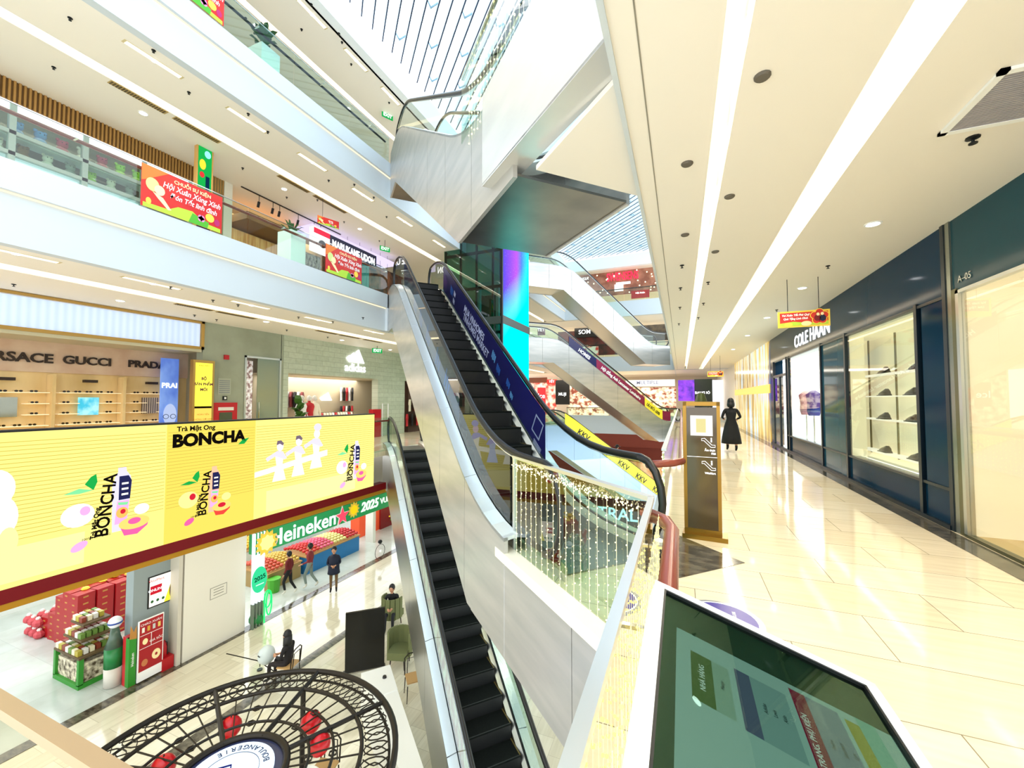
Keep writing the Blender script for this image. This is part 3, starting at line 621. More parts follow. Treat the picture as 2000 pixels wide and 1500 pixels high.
# ================= LED screen on the lower left gallery =================
def scr(px,py): p=onX(px,py,XL); return (p.y,p.z)
t=thing('led_screen','long yellow LED advert screen for bottled peach tea hung on the lower left gallery edge','screen',(XL,6,0))
m=MB(); m.box(XL-.25,XL-.02,-1.5,10.4,-1.03,1.22,mat('screen_case','#d9c94a',.5)); m.obj('housing',t)
m=MB(); m.box(XL-.3,XL-.01,-1.5,10.42,1.22,1.25,dark); m.obj('top_trim',t)
f=LX(XL); m=MB()
Y0=em('#fff28a',.72); Y1=em('#ffe664',.66); Y2=em('#fff6a8',.72); YD=em('#e9cf58',.55); sw=em('#fffde0',1.0); scb=em('#17120e',.5); scn=em('#2a2c5c',.6); sgn_=em('#1fae4c',.7); sgl=em('#7fdc9a',.8)
pk1=em('#ee5fa0',.8); pch=em('#ffb45a',.85); pcr=em('#d2263a',.75); lav=em('#cfcbf4',.9); pkl=em('#f2a6d6',.85)
yb=[-1.5,scr(323,980)[0],scr(498,930)[0],10.4]
for k,(a,b,c) in enumerate(((yb[0],yb[1],Y0),(yb[1],yb[2],Y1),(yb[2],yb[3],Y0))): f.rect(m,a,b,-1.03,1.22,c,-.018)
i=0; z=1.12
while z>-.35:
    z-=.062; i+=1
    for a,b,o in((yb[0],yb[1],.05),(yb[1],yb[2],.0),(yb[2],yb[3],.03)): f.rect(m,a+.02,b-.02,z+o*.3,z+o*.3+.009,YD,-.015)
for a,b in((yb[0],3.6),(6.9,8.5),(yb[2]+.3,9.6)): f.rect(m,a,b,-.95,-.45,Y2,-.016)
def P2(px,py): return scr(px,py)
def tea(cx,cz,s,faint): # bottle group centred at y=cx,z=cz with scale s
    w=(lav if faint else em('#f4b894',.85))
    T=lambda a,b:(cx+a*s,cz+b*s)
    f.pl(m,[T(-.02,.62),T(.1,.62),T(.11,.54),T(.17,.45),T(.19,.3),T(.12,-.55),T(-.08,-.55),T(-.1,.3),T(-.06,.45),T(-.02,.54)],w,-.012)
    f.pl(m,[T(.0,.46),T(.14,.46),T(.19,.36),T(.17,.02),T(.0,.02)],scn,-.010)
    f.pl(m,[T(-.02,.0),T(.16,.0),T(.13,-.42),T(-.05,-.42)],pkl,-.010); f.ell(m,*T(.06,-.22),.09*s,.1*s,pch,-.009); f.ell(m,*T(.07,-.2),.04*s,.045*s,pcr,-.008)
    f.pl(m,[T(-.01,-.02),T(.15,-.04),T(.13,-.09),T(.0,-.07)],sgl,-.009)
    for j in range(3): f.rect(m,cx+.04*s,cx+.14*s,cz+(.3-.1*j)*s,cz+(.335-.1*j)*s,sw,-.009)
    f.text(m,'BONCHA',cx-.17*s,cz-.03*s,.26*s,scb,-.006,ang=PI/2-.1,bold=.006*s,thick=.002); f.text(m,'Trà Mật Ong',cx-.32*s,cz-.32*s,.1*s,scb,-.006,ang=PI/2-.1,bold=.004*s,thick=.002)
    f.text(m,'100% MẬT ONG',cx-.3*s,cz-.56*s,.055*s,scb,-.006,thick=.002)
    f.ell(m,*T(-.55,-.12),.22*s,.2*s,sw if faint else em('#ffd98a',.9),-.011); f.ell(m,*T(-.46,-.06),.07*s,.08*s,pkl if faint else pcr,-.009)
    f.pl(m,[T(.02,-.45),T(.2,-.38),T(.48,-.42),T(.46,-.55),T(.3,-.68),T(.1,-.66)],pk1 if faint else em('#e2453a',.85),-.009)
    f.ell(m,*T(.25,-.45),.24*s,.12*s,em('#ffc76a',.9),-.008); f.ell(m,*T(.25,-.42),.1*s,.06*s,pk1 if faint else pcr,-.007)
    f.ell(m,*T(.36,-.22),.12*s,.1*s,sw if faint else em('#ffe08a',.9),-.009)
    f.pl(m,[T(-.48,.4),T(-.4,.52),T(-.33,.56),T(-.31,.42),T(-.36,.28)],sgn_,-.009); f.pl(m,[T(-.36,.28),T(-.55,.34),T(-.75,.27),T(-.55,.25)],sgl if faint else sgn_,-.009)
    f.ell(m,*T(-.52,-.66),.12*s,.07*s,pkl if faint else pk1,-.009,rot=.5)
c=P2(232,985); tea(c[0],c[1]+.05,.93,True)
c=P2(415,960); tea(c[0],c[1]+.02,.80,False)
c=P2(695,900); tea(c[0],c[1],.95,True)
a=P2(0,970); f.ell(m,a[0]-.05,.42,.2,.28,sw,-.012); f.ell(m,a[0]-.05,.0,.24,.35,sw,-.012); f.ell(m,a[0]+.1,-.35,.1,.2,Y2,-.011)
c=P2(413,857); f.text(m,'BONCHA',c[0],c[1],.33,scb,-.006,bold=.018,thick=.002); f.text(m,'Trà Mật Ong',c[0]-.28,c[1]+.235,.13,scb,-.006,bold=.004,thick=.002)
g=P2(476,858); f.pl(m,[(g[0]-.12,g[1]-.1),(g[0]-.02,g[1]+.0),(g[0]+.13,g[1]+.03),(g[0]+.02,g[1]-.1)],sgn_,-.004)
# three pale dancing figures on a white stage band
c0=P2(498,925); c1=P2(640,885); f.pl(m,[(c0[0],c0[1]-.1),(c1[0],c1[1]-.06),(c1[0],c1[1]+.1),(c0[0],c0[1]+.02)],sw,-.012)
for px,py,s,ht in((545,905,1,1),(582,895,1.05,0),(617,880,1.1,2)):
    q=P2(px,py); X=lambda a,b:(q[0]+a*s,q[1]+b*s)
    f.pl(m,[X(-.16,-.42),X(.2,-.42),X(.1,-.05),X(.13,.2),X(-.1,.2),X(-.06,-.05)],sw if ht!=0 else em('#d9e2f6',.95),-.01)
    f.pl(m,[X(-.1,.18),X(-.3,.08),X(-.34,.16),X(-.05,.3),X(.1,.28),X(.22,.1),X(.15,.08)],lav,-.009)
    f.ell(m,*X(.03,.4),.09*s,.11*s,em('#f6dce0',.95),-.009); 
    if ht<2: f.pl(m,[X(-.07,.44),X(-.05,.54),X(.05,.55),X(.13,.47),X(.1,.42),X(.02,.47)],em('#7a6a78',.7),-.008)
    else: f.ell(m,*X(.05,.56),.11*s,.09*s,lav,-.008)
for q in(-.3,-.15,0,.15): pass
m.obj('screen_face',t)

# glass rail beyond the screen and the lower left gallery floor edge
t=thing('glass_balustrade','short glass balustrade with dark rail beside the end of the yellow screen','railing',(XL,10.7,0))
m=MB(); m.box(XL-.06,XL-.045,10.45,11.3,0,1.1,gl); m.obj('glass_panel',t)
m=MB(); m.tube([(XL-.2,10.45,.98),(XL-.2,11.3,.98)],.03,redwood,8); m.obj('handrail',t)
# ================= eyewear shop =================
lightwood=noisy('shop_ash_veneer','#d8b981','#e8cd9a',2,.5,0,(1,1,.3)); brassf=mat('sign_brass','#bf9a55',.35,.7)
t=thing('shop_lightbox','long pale blue lit fascia box in a brass frame above the eyewear shop','sign',(XS,5,3.2))
f=LX(XS); m=MB(); f.box(m,1.5,7.62,3.16,3.96,-.3,-.01,white); f.rect(m,1.5,7.55,3.24,3.9,wavy('lit_ribbed_blue','#b9cef4','#c6d8f9',2.2,'Y',.5,.3),.004); m.obj('lit_face',t)
m=MB()
for a in((1.5,7.65,3.92,3.98),(1.5,7.65,3.16,3.24),(7.57,7.65,3.16,3.98)): f.box(m,*a,-.32,.05,brassf)
m.obj('frame',t)
m=MB(); m.box(XS-1.4,XS+.02,1.5,7.6,3.08,3.16,mat('shop_soffit','#c9c2a4',.35,.4)); struct('ceiling',m)
m=MB(); f14=LX(-14.2); f14.box(m,1.5,7.9,0,2.35,-.2,0,lightwood); f14.box(m,1.5,7.9,2.35,3.1,-.2,.06,noisy('pink_plaster','#c9a892','#d8bfa9',2,.5)); struct('wall_left',m)
t=thing('shop_sign','row of dark raised designer names on the panel of the eyewear shop','sign',(-14.1,5.5,2.6)); letm=mat('letter_dark','#2b1a12',.5)
def sx(px,py,x): p=onX(px,py,x); return p.y,p.z
for w,px,py,sz in(('VERSACE',25,697,.3),('GUCCI',172,706,.28),('PRADA',288,713,.26)):
    y,z=sx(px,py,-14.12); m=MB(); LX(-14.13).text(m,w,y,z,sz,letm,0,bold=.008,thick=.03,wide=1.08); m.obj('lettering',t)
# display bays: uprights, thin shelves and sunglasses
bays=[(1.6,5.95),(6.12,7.55)]
def glasses(sc=1):
    m=MB(); 
    for y in(-.035,.035): LX(0).ell(m,y,.025,.03,.024,mat('lens_dark','#1d1714',.15),.0,12); LX(0).ell(m,y,.025,.03,.024,mat('lens_dark'),-.006,12)
    m.box(-.005,.002,-.012,.012,.03,.036,mat('lens_dark'))
    for y in(-.066,.066): m.box(-.1,.0,y-.003,y+.003,.03,.036,mat('lens_dark'))
    return m
gproto=None; ns=0
bayd=[(3.5,4.85,'left'),(5.0,6.2,'middle'),(6.4,7.45,'right')]
bm={'left':0,'middle':1,'right':2}
for (ya,yb_,nm) in bayd:
    t=thing('display_shelving','%s wall bay of thin pale shelves in the eyewear shop'%nm,'shelving',(-14,(ya+yb_)/2,.3))
    m=MB(); m.box(-14.19,-13.9,yb_+.02,yb_+.08,.2,2.3,lightwood); m.obj('upright',t)
    for k in range(6):
        z=.55+.26*k; rows=[(ya,yb_)]
        if k in(3,4): rows=[(ya,ya+.38),(yb_-.38,yb_)]
        for a,b in rows:
            m=MB(); m.box(-14.19,-13.95,a,b,z,z+.018,mat('shelf_edge','#f6e3bd',.4,emit=.25)); m.obj('shelf',t)
            n=int((b-a)/.24); 
            for j in range(n):
                y=a+.14+j*(b-a-.16)/max(n,1); 
                if gproto is None: gproto=glasses().obj('sunglasses'); o=gproto
                else: o=gproto.copy(); C.objects.link(o)
                o.location=(-13.98,y,z+.018); tag(o,'dark sunglasses on a pale shelf in the %s bay of the eyewear shop'%nm,'sunglasses','sunglasses in the %s bay'%nm); ns+=1
    m=MB(); y=(ya+yb_)/2; m.box(-14.1,-14.08,y-.2,y+.2,1.3,1.75,{'left':mat('mirror_grey','#aab0a8',.1,.6),'middle':noisy('art_blue','#35b6e0','#9fe2f2',6,.5,emit=.3),'right':wavy('art_bars','#cbb9a6','#2a2430',6,'Y',.5)}[nm])
    solo(m,'display_board',{'left':'grey mirror panel among the shelves under the leftmost eyewear name','middle':'bright blue round-edged picture among the middle eyewear shelves','right':'striped picture among the right eyewear shelves'}[nm],'picture')
    m=MB(); m.box(-14.1,-13.99,y-.13,y+.13,2.13,2.2,letm); solo(m,'name_block','small dark name block on the top shelf of the %s eyewear bay'%nm,'sign')
m=MB(); m.box(XS-.9,XS-.86,7.05,7.5,.1,2.9,noisy('poster_blue','#3f63c9','#7fa2e8',1.5,.4,0,(1,1,.6),emit=.35)); f=LX(XS-.855)
f.text(m,'PRAI',7.27,2.1,.2,em('#ffffff',1),.004,bold=.006,thick=.003); f.ell(m,7.3,1.25,.17,.32,em('#a9b7d8',.8),.003)
for q in(7.2,7.38): f.ell(m,q,1.2,.075,.07,em('#26304e',.6),.005); f.ell(m,q,1.2,.06,.055,em('#a9b7d8',.8),.007)
solo(m,'poster','tall blue portrait poster with white lettering beside the yellow display stand','poster')
t=thing('display_stand','tall brass-framed display stand with a yellow notice beside the blue poster','sign',(XS+.2,7.6,0))
m=MB(); m.box(XS-.0,XS+.14,7.32,7.9,0,2.84,brassf); m.obj('frame',t); f=LX(XS+.145); m=MB()
f.rect(m,7.38,7.84,1.5,2.76,em('#fff04a',.95)); f.rect(m,7.38,7.84,1.44,1.5,em('#1a1408',.5)); f.rect(m,7.38,7.84,.4,1.44,em('#f7c95a',.85))
for w,z,s in(('BỘ',2.3,.11),('SẢN PHẨM',2.14,.1),('MỚI',1.98,.11)): f.text(m,w,7.61,z,s,em('#5a2340',.6),.004,bold=.004,thick=.002)
for w,z in(('HOÀN TIỀN',1.26),('KHÔNG GIỚI HẠN',1.12),('ĐĂNG KÝ NGAY',.98)): f.text(m,w,7.61,z,.06,em('#b3701f',.6),.004,thick=.002)
f.text(m,'KINH MẮT',7.61,2.68,.06,em('#8a7a2a',.6),.004,thick=.002); m.obj('screen_face',t)
# grey wall with fire cabinet, call point and glass door
greyw=noisy('grey_green_plaster','#8e9480','#9da38f',1.2,.55)
m=MB(); m.box(XS-.3,XS-.01,7.65,8.9,-1.6,4.0,greyw); m.box(XS-.3,XS-.01,8.9,10.22,3.12,4.0,greyw); m.box(XS-.3,XS-.01,10.2,10.3,0,4.0,greyw); struct('wall_left',m)
t=thing('fire_cabinet','red fire hose cabinet with a glazed front on the grey wall','fire cabinet',(XS,8.3,.4))
m=MB(); m.box(XS,XS+.06,7.95,8.66,.5,1.6,mat('fire_red','#b5101c',.35)); m.obj('body',t)
m=MB(); m.box(XS+.06,XS+.07,8.12,8.5,.6,1.3,mat('cabinet_glass','#4c5340',.15)); m.box(XS+.06,XS+.075,8.08,8.54,1.36,1.46,mat('label_white','#d9d2c8',.5)); gd_=m.obj('glazed_door',t); m=MB(); m.box(XS+.07,XS+.09,8.5,8.53,.9,1.05,chrome); m.obj('handle',gd_)
m=MB(); m.box(XS,XS+.05,8.24,8.38,2.93,3.07,mat('fire_red')); solo(m,'alarm_call_point','small red alarm box high on the grey wall','alarm')
m=MB(); f=LX(XS+.002); f.rect(m,8.1,8.48,1.85,2.35,mat('notice_grey','#a2a796',.6)); 
for k in range(7): f.rect(m,8.13,8.45,1.9+k*.06,1.92+k*.06,mat('notice_ink','#6b7180',.6),.002)
solo(m,'wall_notice','faint printed notice above the fire cabinet','notice')
m=MB(); m.box(XS,XS+.03,8.24,8.36,1.68,1.8,dark); m.box(XS+.03,XS+.034,8.27,8.33,1.71,1.77,white); solo(m,'wall_switch','small dark switch plate just above the fire cabinet','switch')
t=thing('glass_door','tall framed glass shop door beside the grey wall','door',(XS,9.6,0))
m=MB(); 
for a in((8.9,8.96,0,3.12),(10.14,10.2,0,3.12),(8.9,10.2,3.06,3.12)): f.box(m,*a,-.1,.02,steel)
m.obj('frame',t); m=MB(); f.box(m,9.36,10.14,0,3.06,-.05,-.03,mat('film_glass','#8d9683',.12,.3)); sl_=m.obj('sliding_leaf',t); m=MB(); m.tube([(XS+.0,9.42,.9),(XS+.0,9.42,1.6)],.015,chrome,6); m.obj('pull_handle',sl_)
m=MB(); m.box(XS-1.5,XS-1.45,8.9,10.2,0,3.1,noisy('lit_stock','#f5f1e8','#7d5a52',9,.6,emit=.45)); solo(m,'shop_backdrop','bright stocked wall glimpsed through the glass door','shop display')
# ================= sportswear shop =================
tilew=tiled('pale_green_tile','#c3cbb6','#b7c0aa','#98a08c',.6,.2,.4,.006,plane='YZ')
m=MB(); m.box(XS-.35,XS,10.3,17.6,2.65,4.0,tilew); m.box(XS-.35,XS,10.3,10.5,0,2.65,tilew); m.box(XS-.35,XS,15.2,17.2,0,2.65,tilew); struct('wall_left',m)
t=thing('shop_sign','white three-stripe mountain logo with lowercase lettering on the tiled shop fascia','sign',(XS,13.7,3.4))
f=LX(XS+.02); 
def logo(m,f,y,z,s,mt,off=0):
    for k,(a,b,h) in enumerate(((-.55,-.2,.3),(-.3,.1,.55),(-.02,.42,.82))):
        pts=[(y+(a)*s+.05*s,z+(h*.55)*s),(y+(a+.17)*s+.05*s,z+(h*.55+.13)*s),(y+(b+.12)*s,z),(y+(b-.14)*s,z)]
        m.prism([f(p,q,off) for p,q in pts],f.w*.05,mt)
m=MB(); logo(m,f,13.7,3.28,1.0,em('#ffffff',1.4)); m.obj('stripe_logo',t)
m=MB(); f.text(m,'adidas',13.75,3.05,.5,em('#ffffff',1.3),.0,bold=.006,thick=.015,wide=1.0); m.obj('lettering',t)
inter=mat('shop_interior_tan','#cdbfa2',.6)
m=MB(); m.box(XS-1.62,XS-1.55,10.3,17,0,2.65,inter); m.box(XS-1.55,XS-.3,10.3,17,2.62,2.68,inter); struct('wall_left',m)
t=thing('shop_sign','small glowing three-stripe logo on the back wall inside the sportswear shop','sign',(XS-1.5,13.5,1.6)); f=LX(XS-1.53)
m=MB(); logo(m,f,13.6,1.65,.62,em('#ffffff',1.6)); m.obj('stripe_logo',t)
def garment(col,h=.62,w=.34):
    m=MB(); f=LX(0); k=mat('cloth_'+col,col,.8)
    m.prism([f(-w/2,-h,-.04),f(w/2,-h,-.04),f(w*.42,-.14,-.04),f(w*.78,-.3,-.04),f(w*.86,-.2,-.04),f(w*.4,-.02,-.04),f(.06,0,-.04),f(-.06,0,-.04),f(-w*.4,-.02,-.04),f(-w*.86,-.2,-.04),f(-w*.78,-.3,-.04),f(-w*.42,-.14,-.04)],f.w*.07,k)
    return m
gp={}
def hang(col,x,y,z,rz,lab,grp):
    if col not in gp: gp[col]=garment(col).obj('garment'); o=gp[col]
    else: o=gp[col].copy(); C.objects.link(o)
    o.location=(x,y,z); o.rotation_euler=(0,0,rz); tag(o,lab,'clothing',grp)
cn={'#f1e6cf':'cream','#c3262f':'red','#1c1a1d':'black','#f3f2ef':'white','#7a2d30':'maroon'}
t=thing('clothes_rail','low chrome clothes rail at the front of the sportswear shop','rail',(XS-.8,13.4,0))
m=MB(); m.tube([(XS-.8,12.2,0),(XS-.8,12.2,1.15),(XS-.8,14.6,1.15),(XS-.8,14.6,0)],.02,chrome,6); m.obj('frame',t)
for k in range(15):
    c=['#f1e6cf','#f1e6cf','#f3f2ef','#c3262f','#f1e6cf'][k%5]; hang(c,XS-.8,12.3+k*.15,1.13,.9,'%s top hanging on the low chrome rail of the sportswear shop'%cn[c],'%s tops on the low rail'%cn[c])
for k in range(9):
    c=['#1c1a1d','#f3f2ef','#7a2d30'][k%3]; hang(c,XS-1.35,10.9+k*.17,2.0,.7,'%s top on the upper wall rail at the left of the sportswear shop'%cn[c],'%s tops on the left wall rail'%cn[c])
for r in range(2):
    for k in range(5):
        c=['#f3f2ef','#1c1a1d','#c3262f'][(k+r)%3]; hang(c,XS-1.3,14.3+k*.17,2.25-r*.85,.7,'%s top on the right wall racks of the sportswear shop'%cn[c],'%s tops on the right racks'%cn[c])
for y,c,c2 in((11.5,'#f3f2ef','#c3262f'),(11.85,'#c3262f','#f3f2ef'),(12.1,'#f1e6cf','#1c1a1d')):
    t=thing('mannequin',{11.5:'mannequin in a white jacket at the shop entrance',11.85:'mannequin in a red jacket between two others',12.1:'mannequin in a cream top and black trousers'}[y],'mannequin',(XS-.5,y,0))
    m=MB(); k=mat('cloth_'+c,c,.8); m.lathe((XS-.5,y,0),[(.12,.9),(.16,1.0),(.15,1.2),(.2,1.42),(.17,1.52),(.06,1.58),(.05,1.64)],k,10)
    for sgn_y in(-1,1): m.tube([(XS-.5,y+sgn_y*.18,1.46),(XS-.48,y+sgn_y*.25,1.2),(XS-.42,y+sgn_y*.24,.95)],[.055,.05,.04],k,6)
    m.obj('top',t,smooth=True); m=MB(); k=mat('cloth_'+c2,c2,.8)
    for sgn_y in(-1,1): m.tube([(XS-.5,y+sgn_y*.08,.95),(XS-.5,y+sgn_y*.09,.5),(XS-.5,y+sgn_y*.1,.02)],[.09,.075,.06],k,8)
    m.obj('trousers',t,smooth=True); m=MB(); m.ball((XS-.5,y,1.74),.1,mat('mannequin_white','#e8e4dc',.4),8,6,1.2); m.obj('head',t,smooth=True)
m=MB(); m.box(XS+.02,XS+.25,14.6,15.15,.0,1.25,mat('fire_red')); solo(m,'red_display_box','small red display box at the right side of the sportswear entrance','display')
t=thing('security_gate','slim white security gate beside the sportswear entrance','gate',(XS+.2,15.5,0)); m=MB(); m.tube([(XS+.15,15.35,0),(XS+.15,15.35,1.5),(XS+.15,15.75,1.5),(XS+.15,15.75,0)],.025,white,6); m.obj('frame',t)
def plant(name,label,x,y,z,n,L,w,col,up=1.0,st=.0,cat='plant',pot=None,parts=True):
    t=thing(name,label,cat,(x,y,z)); g=mat('leaf_'+col,col,.5); m=MB()
    for k in range(n):
        a=2*PI*k*.618; el=.5+.9*((k*7)%n)/n; b=st*(k/n); d=Vector((math.cos(a)*math.cos(el),math.sin(a)*math.cos(el),math.sin(el)*up)); s=d.cross(Vector((0,0,1))).normalized(); o=Vector((x,y,z+b)); l=L*(.7+.3*((k*5)%n)/n)
        p=[o,o+d*l*.35+s*w,o+d*l*.75+s*w*.8-Vector((0,0,l*.05)),o+d*l-Vector((0,0,l*.22)),o+d*l*.75-s*w*.8-Vector((0,0,l*.05)),o+d*l*.35-s*w]
        m.add(p,[(0,1,5),(1,2,4,5),(2,3,4)],g)
    m.obj('foliage',t)
    if st: q=MB(); q.tube([(x,y,z-.1),(x,y,z+st)],.025,mat('bark','#5a4028',.8),6); q.obj('stem',t)
    if pot: q=MB(); q.lathe((x,y,z-pot[1]),[(pot[0]*.8,0),(pot[0],pot[1]*.9),(pot[0],pot[1]),(pot[0]*.85,pot[1]),(pot[0]*.8,pot[1]*.9)],mat(pot[2],pot[3],.5),14); q.obj('pot',t)
    return t
plant('potted_fig','broad-leaved potted plant at the left edge of the sportswear shop',XS+.1,10.9,.35,26,.55,.13,'#3f6a22',1,1.2,pot=(.22,.35,'pot_dark','#2c2a28'))
m=MB(); m.box(XS-1.5,XS-.1,17.65,21,0,2.7,mat('deep_brown','#4a2f22',.7)); solo(m,'shop_backdrop','dim brown clothing shop beyond the sportswear wall','shop display')
for k in range(8):
    c=['#c3262f','#f1e6cf','#1c1a1d','#7a2d30'][k%4]; hang(c,XS+.02,17.4+k*.22,1.7 if k%2 else .95,.5,'%s garment hanging in the dim shop beyond the sportswear wall'%cn[c],'%s garments in the dim shop'%cn[c])
# exit signs
def exitsign(loc,u,label,s=1):
    f=Fr(loc,u,(0,0,1)); m=MB(); f.box(m,-.22*s,.22*s,-.1*s,.1*s,-.03,0,em('#1f9a4a',.9)); f.text(m,'EXIT',0,0,.17*s,em('#eafff0',1.4),.003,bold=.004,thick=.004); f.box(m,-.01,.01,.1*s,next(c for c in (3.99,8.45,12.6) if c>loc[2])-loc[2],-.02,-.01,dark); solo(m,'exit_sign',label,'sign')
p=onX(737,685,-12.0); exitsign((-12.0,p.y,p.z),(0.5,1,0),'green exit sign hanging above the sportswear shop')
p=onX(752,486,-11.5); exitsign((-11.5,p.y,p.z),(0.5,1,0),'green exit sign under the middle gallery ceiling')
p=onX(757,226,-10.2); exitsign((-10.2,p.y,p.z),(0.5,1,0),'green exit sign under the upper gallery ceiling')

# ================= middle left gallery shops =================
slat=wavy('timber_slat','#6a4a22','#b98c4e',6.5,'Y',.6)
m=MB(); y=1.0
m.box(XS-.3,XS,1,8.08,8.02,8.45,mat('slat_backing','#6f4e22',.7)); 
struct('wall_left',m)
m=MB(); y=1.0
while y<8.2: m.box(XS+.001,XS+.04,y,y+.035,7.98,8.449,mat('slat_wood','#a07638',.6)); y+=.075
t=solo(m,'slatted_fascia','brown vertical timber slats above the plush toy shop windows','cladding')
m=MB(); m.box(XS-.3,XS+.05,8.1,8.35,L3,8.6,mat('pillar_cream','#d8d5c4',.5)); m.box(XS-.3,XS+.02,7.7,8.1,L3,8.45,mat('pillar_olive','#8a7c50',.6)); struct('trim_17',m)
t=thing('shop_window','wide white-framed toy shop window with pale lit shelves behind the banner','window',(XS,4.5,L3)); fr_=mat('window_frame_grey','#a6b0ac',.4)
m=MB(); m.box(XS-1.4,XS-1.35,1,7.8,L3,7.98,mat('toy_back','#5a625f',.7)); m.obj('back_wall',t)
for z,h in((6.94,.0),(7.38,.0)):
    m=MB(); m.box(XS-.64,XS-.27,1.0,7.7,z,z+.04,mat('toy_shelf','#cfdadc',.5)); m.obj('shelf',t)
m=MB(); m.box(XS-.1,XS-.04,1.0,7.7,7.84,7.98,em('#eef7ff',1.3)); m.obj('light_strip',t)
for y in(1.0,2.4,3.8,4.95,6.1,7.2): m=MB(); m.box(XS-.12,XS,y-.05,y+.05,L3,7.98,fr_); m.obj('mullion',t)
for z in(6.92,7.37): m=MB(); m.box(XS-.1,XS,1,7.7,z-.05,z+.03,fr_); m.obj('transom',t)
m=MB(); m.box(XS-.06,XS-.05,1,7.7,L3,7.97,gl); m.obj('glass_pane',t)
tc_={'pink':'#d874c8','purple':'#9a4ac0','sky':'#6f9fd8','cream':'#efe6da','green':'#a5d84a','grey':'#9aa5a0','brown':'#8a6a50','coral':'#c8506a'}
tp={}
def plush(cn_,x,y,z,s,lab):
    k=mat('plush_'+cn_,tc_[cn_],.95)
    if cn_ not in tp:
        t=thing('plush_toy','x','toy',(0,0,0)); m=MB(); m.ball((0,0,.14),.15,k,10,7,.95); m.obj('body',t,smooth=True); m=MB(); m.ball((.02,0,.34),.12,k,10,7); m.obj('head',t,smooth=True)
        for a in(-1,1): m=MB(); m.ball((.0,a*.09,.45),.045,k,8,5); m.obj('ear',t,smooth=True)
        for a in(-1,1): m=MB(); m.ball((.13,a*.04,.36),.014,black,6,4); m.obj('eye',t)
        tp[cn_]=t; r=t; r.location=(x,y,z)
    else: r=dup(tp[cn_],Vector((x,y,z))-Vector(tp[cn_].location))
    r.scale=(s,s,s); r['label']=lab; r['group']='%s plush toys in the toy shop window'%cn_
row=['pink','pink','purple','sky','sky','coral','cream','coral','green','green','cream','grey','brown']
for i,c in enumerate(row): plush(c,XS-.45,2.9+i*.36,7.42,.85,'%s plush toy on the top lit shelf of the toy shop'%c)
row=['cream','grey','cream','brown','cream','grey','green','cream','grey','cream','brown','cream']
for i,c in enumerate(row): plush(c,XS-.45,2.95+i*.38,6.98,.75,'%s plush toy on the middle shelf of the toy shop'%c)
for y in(3.2,4.4,5.6):
    t=thing('display_counter','low glowing white counter in the toy shop, %s'%{3.2:'nearest the left frame edge',4.4:'between the other two',5.6:'partly behind the red banner'}[y],'counter',(XS-.6,y,L3)); m=MB(); m.box(XS-.9,XS-.2,y-.5,y+.5,L3+.02,6.86,em('#e6f4ff',.75)); m.obj('body',t)
t=thing('led_totem','upright green LED totem in a wooden frame standing before the slatted wall','sign',(XS+.5,7.4,L3))
p0=onX(383,272,XS+1.2); p1=onX(414,262,XS+1.2); yy0,yy1=p0.y,p1.y
m=MB(); m.box(XS+1.14,XS+1.26,yy0,yy1+.02,L3,p1.z,mat('totem_wood','#c99a52',.5)); m.obj('frame',t); f=LX(XS+1.265); m=MB(); zt=p0.z
f.rect(m,yy0+.03,yy1-.02,L3+.9,zt-.05,em('#19a84a',.8)); f.rect(m,yy0+.03,yy1-.02,L3+.3,L3+.9,em('#7ff0c8',.95)); f.ell(m,yy0+.14,zt-.62,.08,.14,em('#f5d23a',.9),.003); f.ell(m,yy0+.13,zt-.9,.06,.08,em('#d83a3a',.8),.003); f.ell(m,yy0+.26,zt-.3,.08,.1,em('#8fe0f0',.9),.003); f.rect(m,yy0+.22,yy0+.32,L3+.9,zt-.9,em('#123a5a',.5),.003); f.rect(m,yy0+.03,yy1-.02,L3+.9,L3+1.1,em('#12304a',.5),.002); m.obj('screen_face',t)
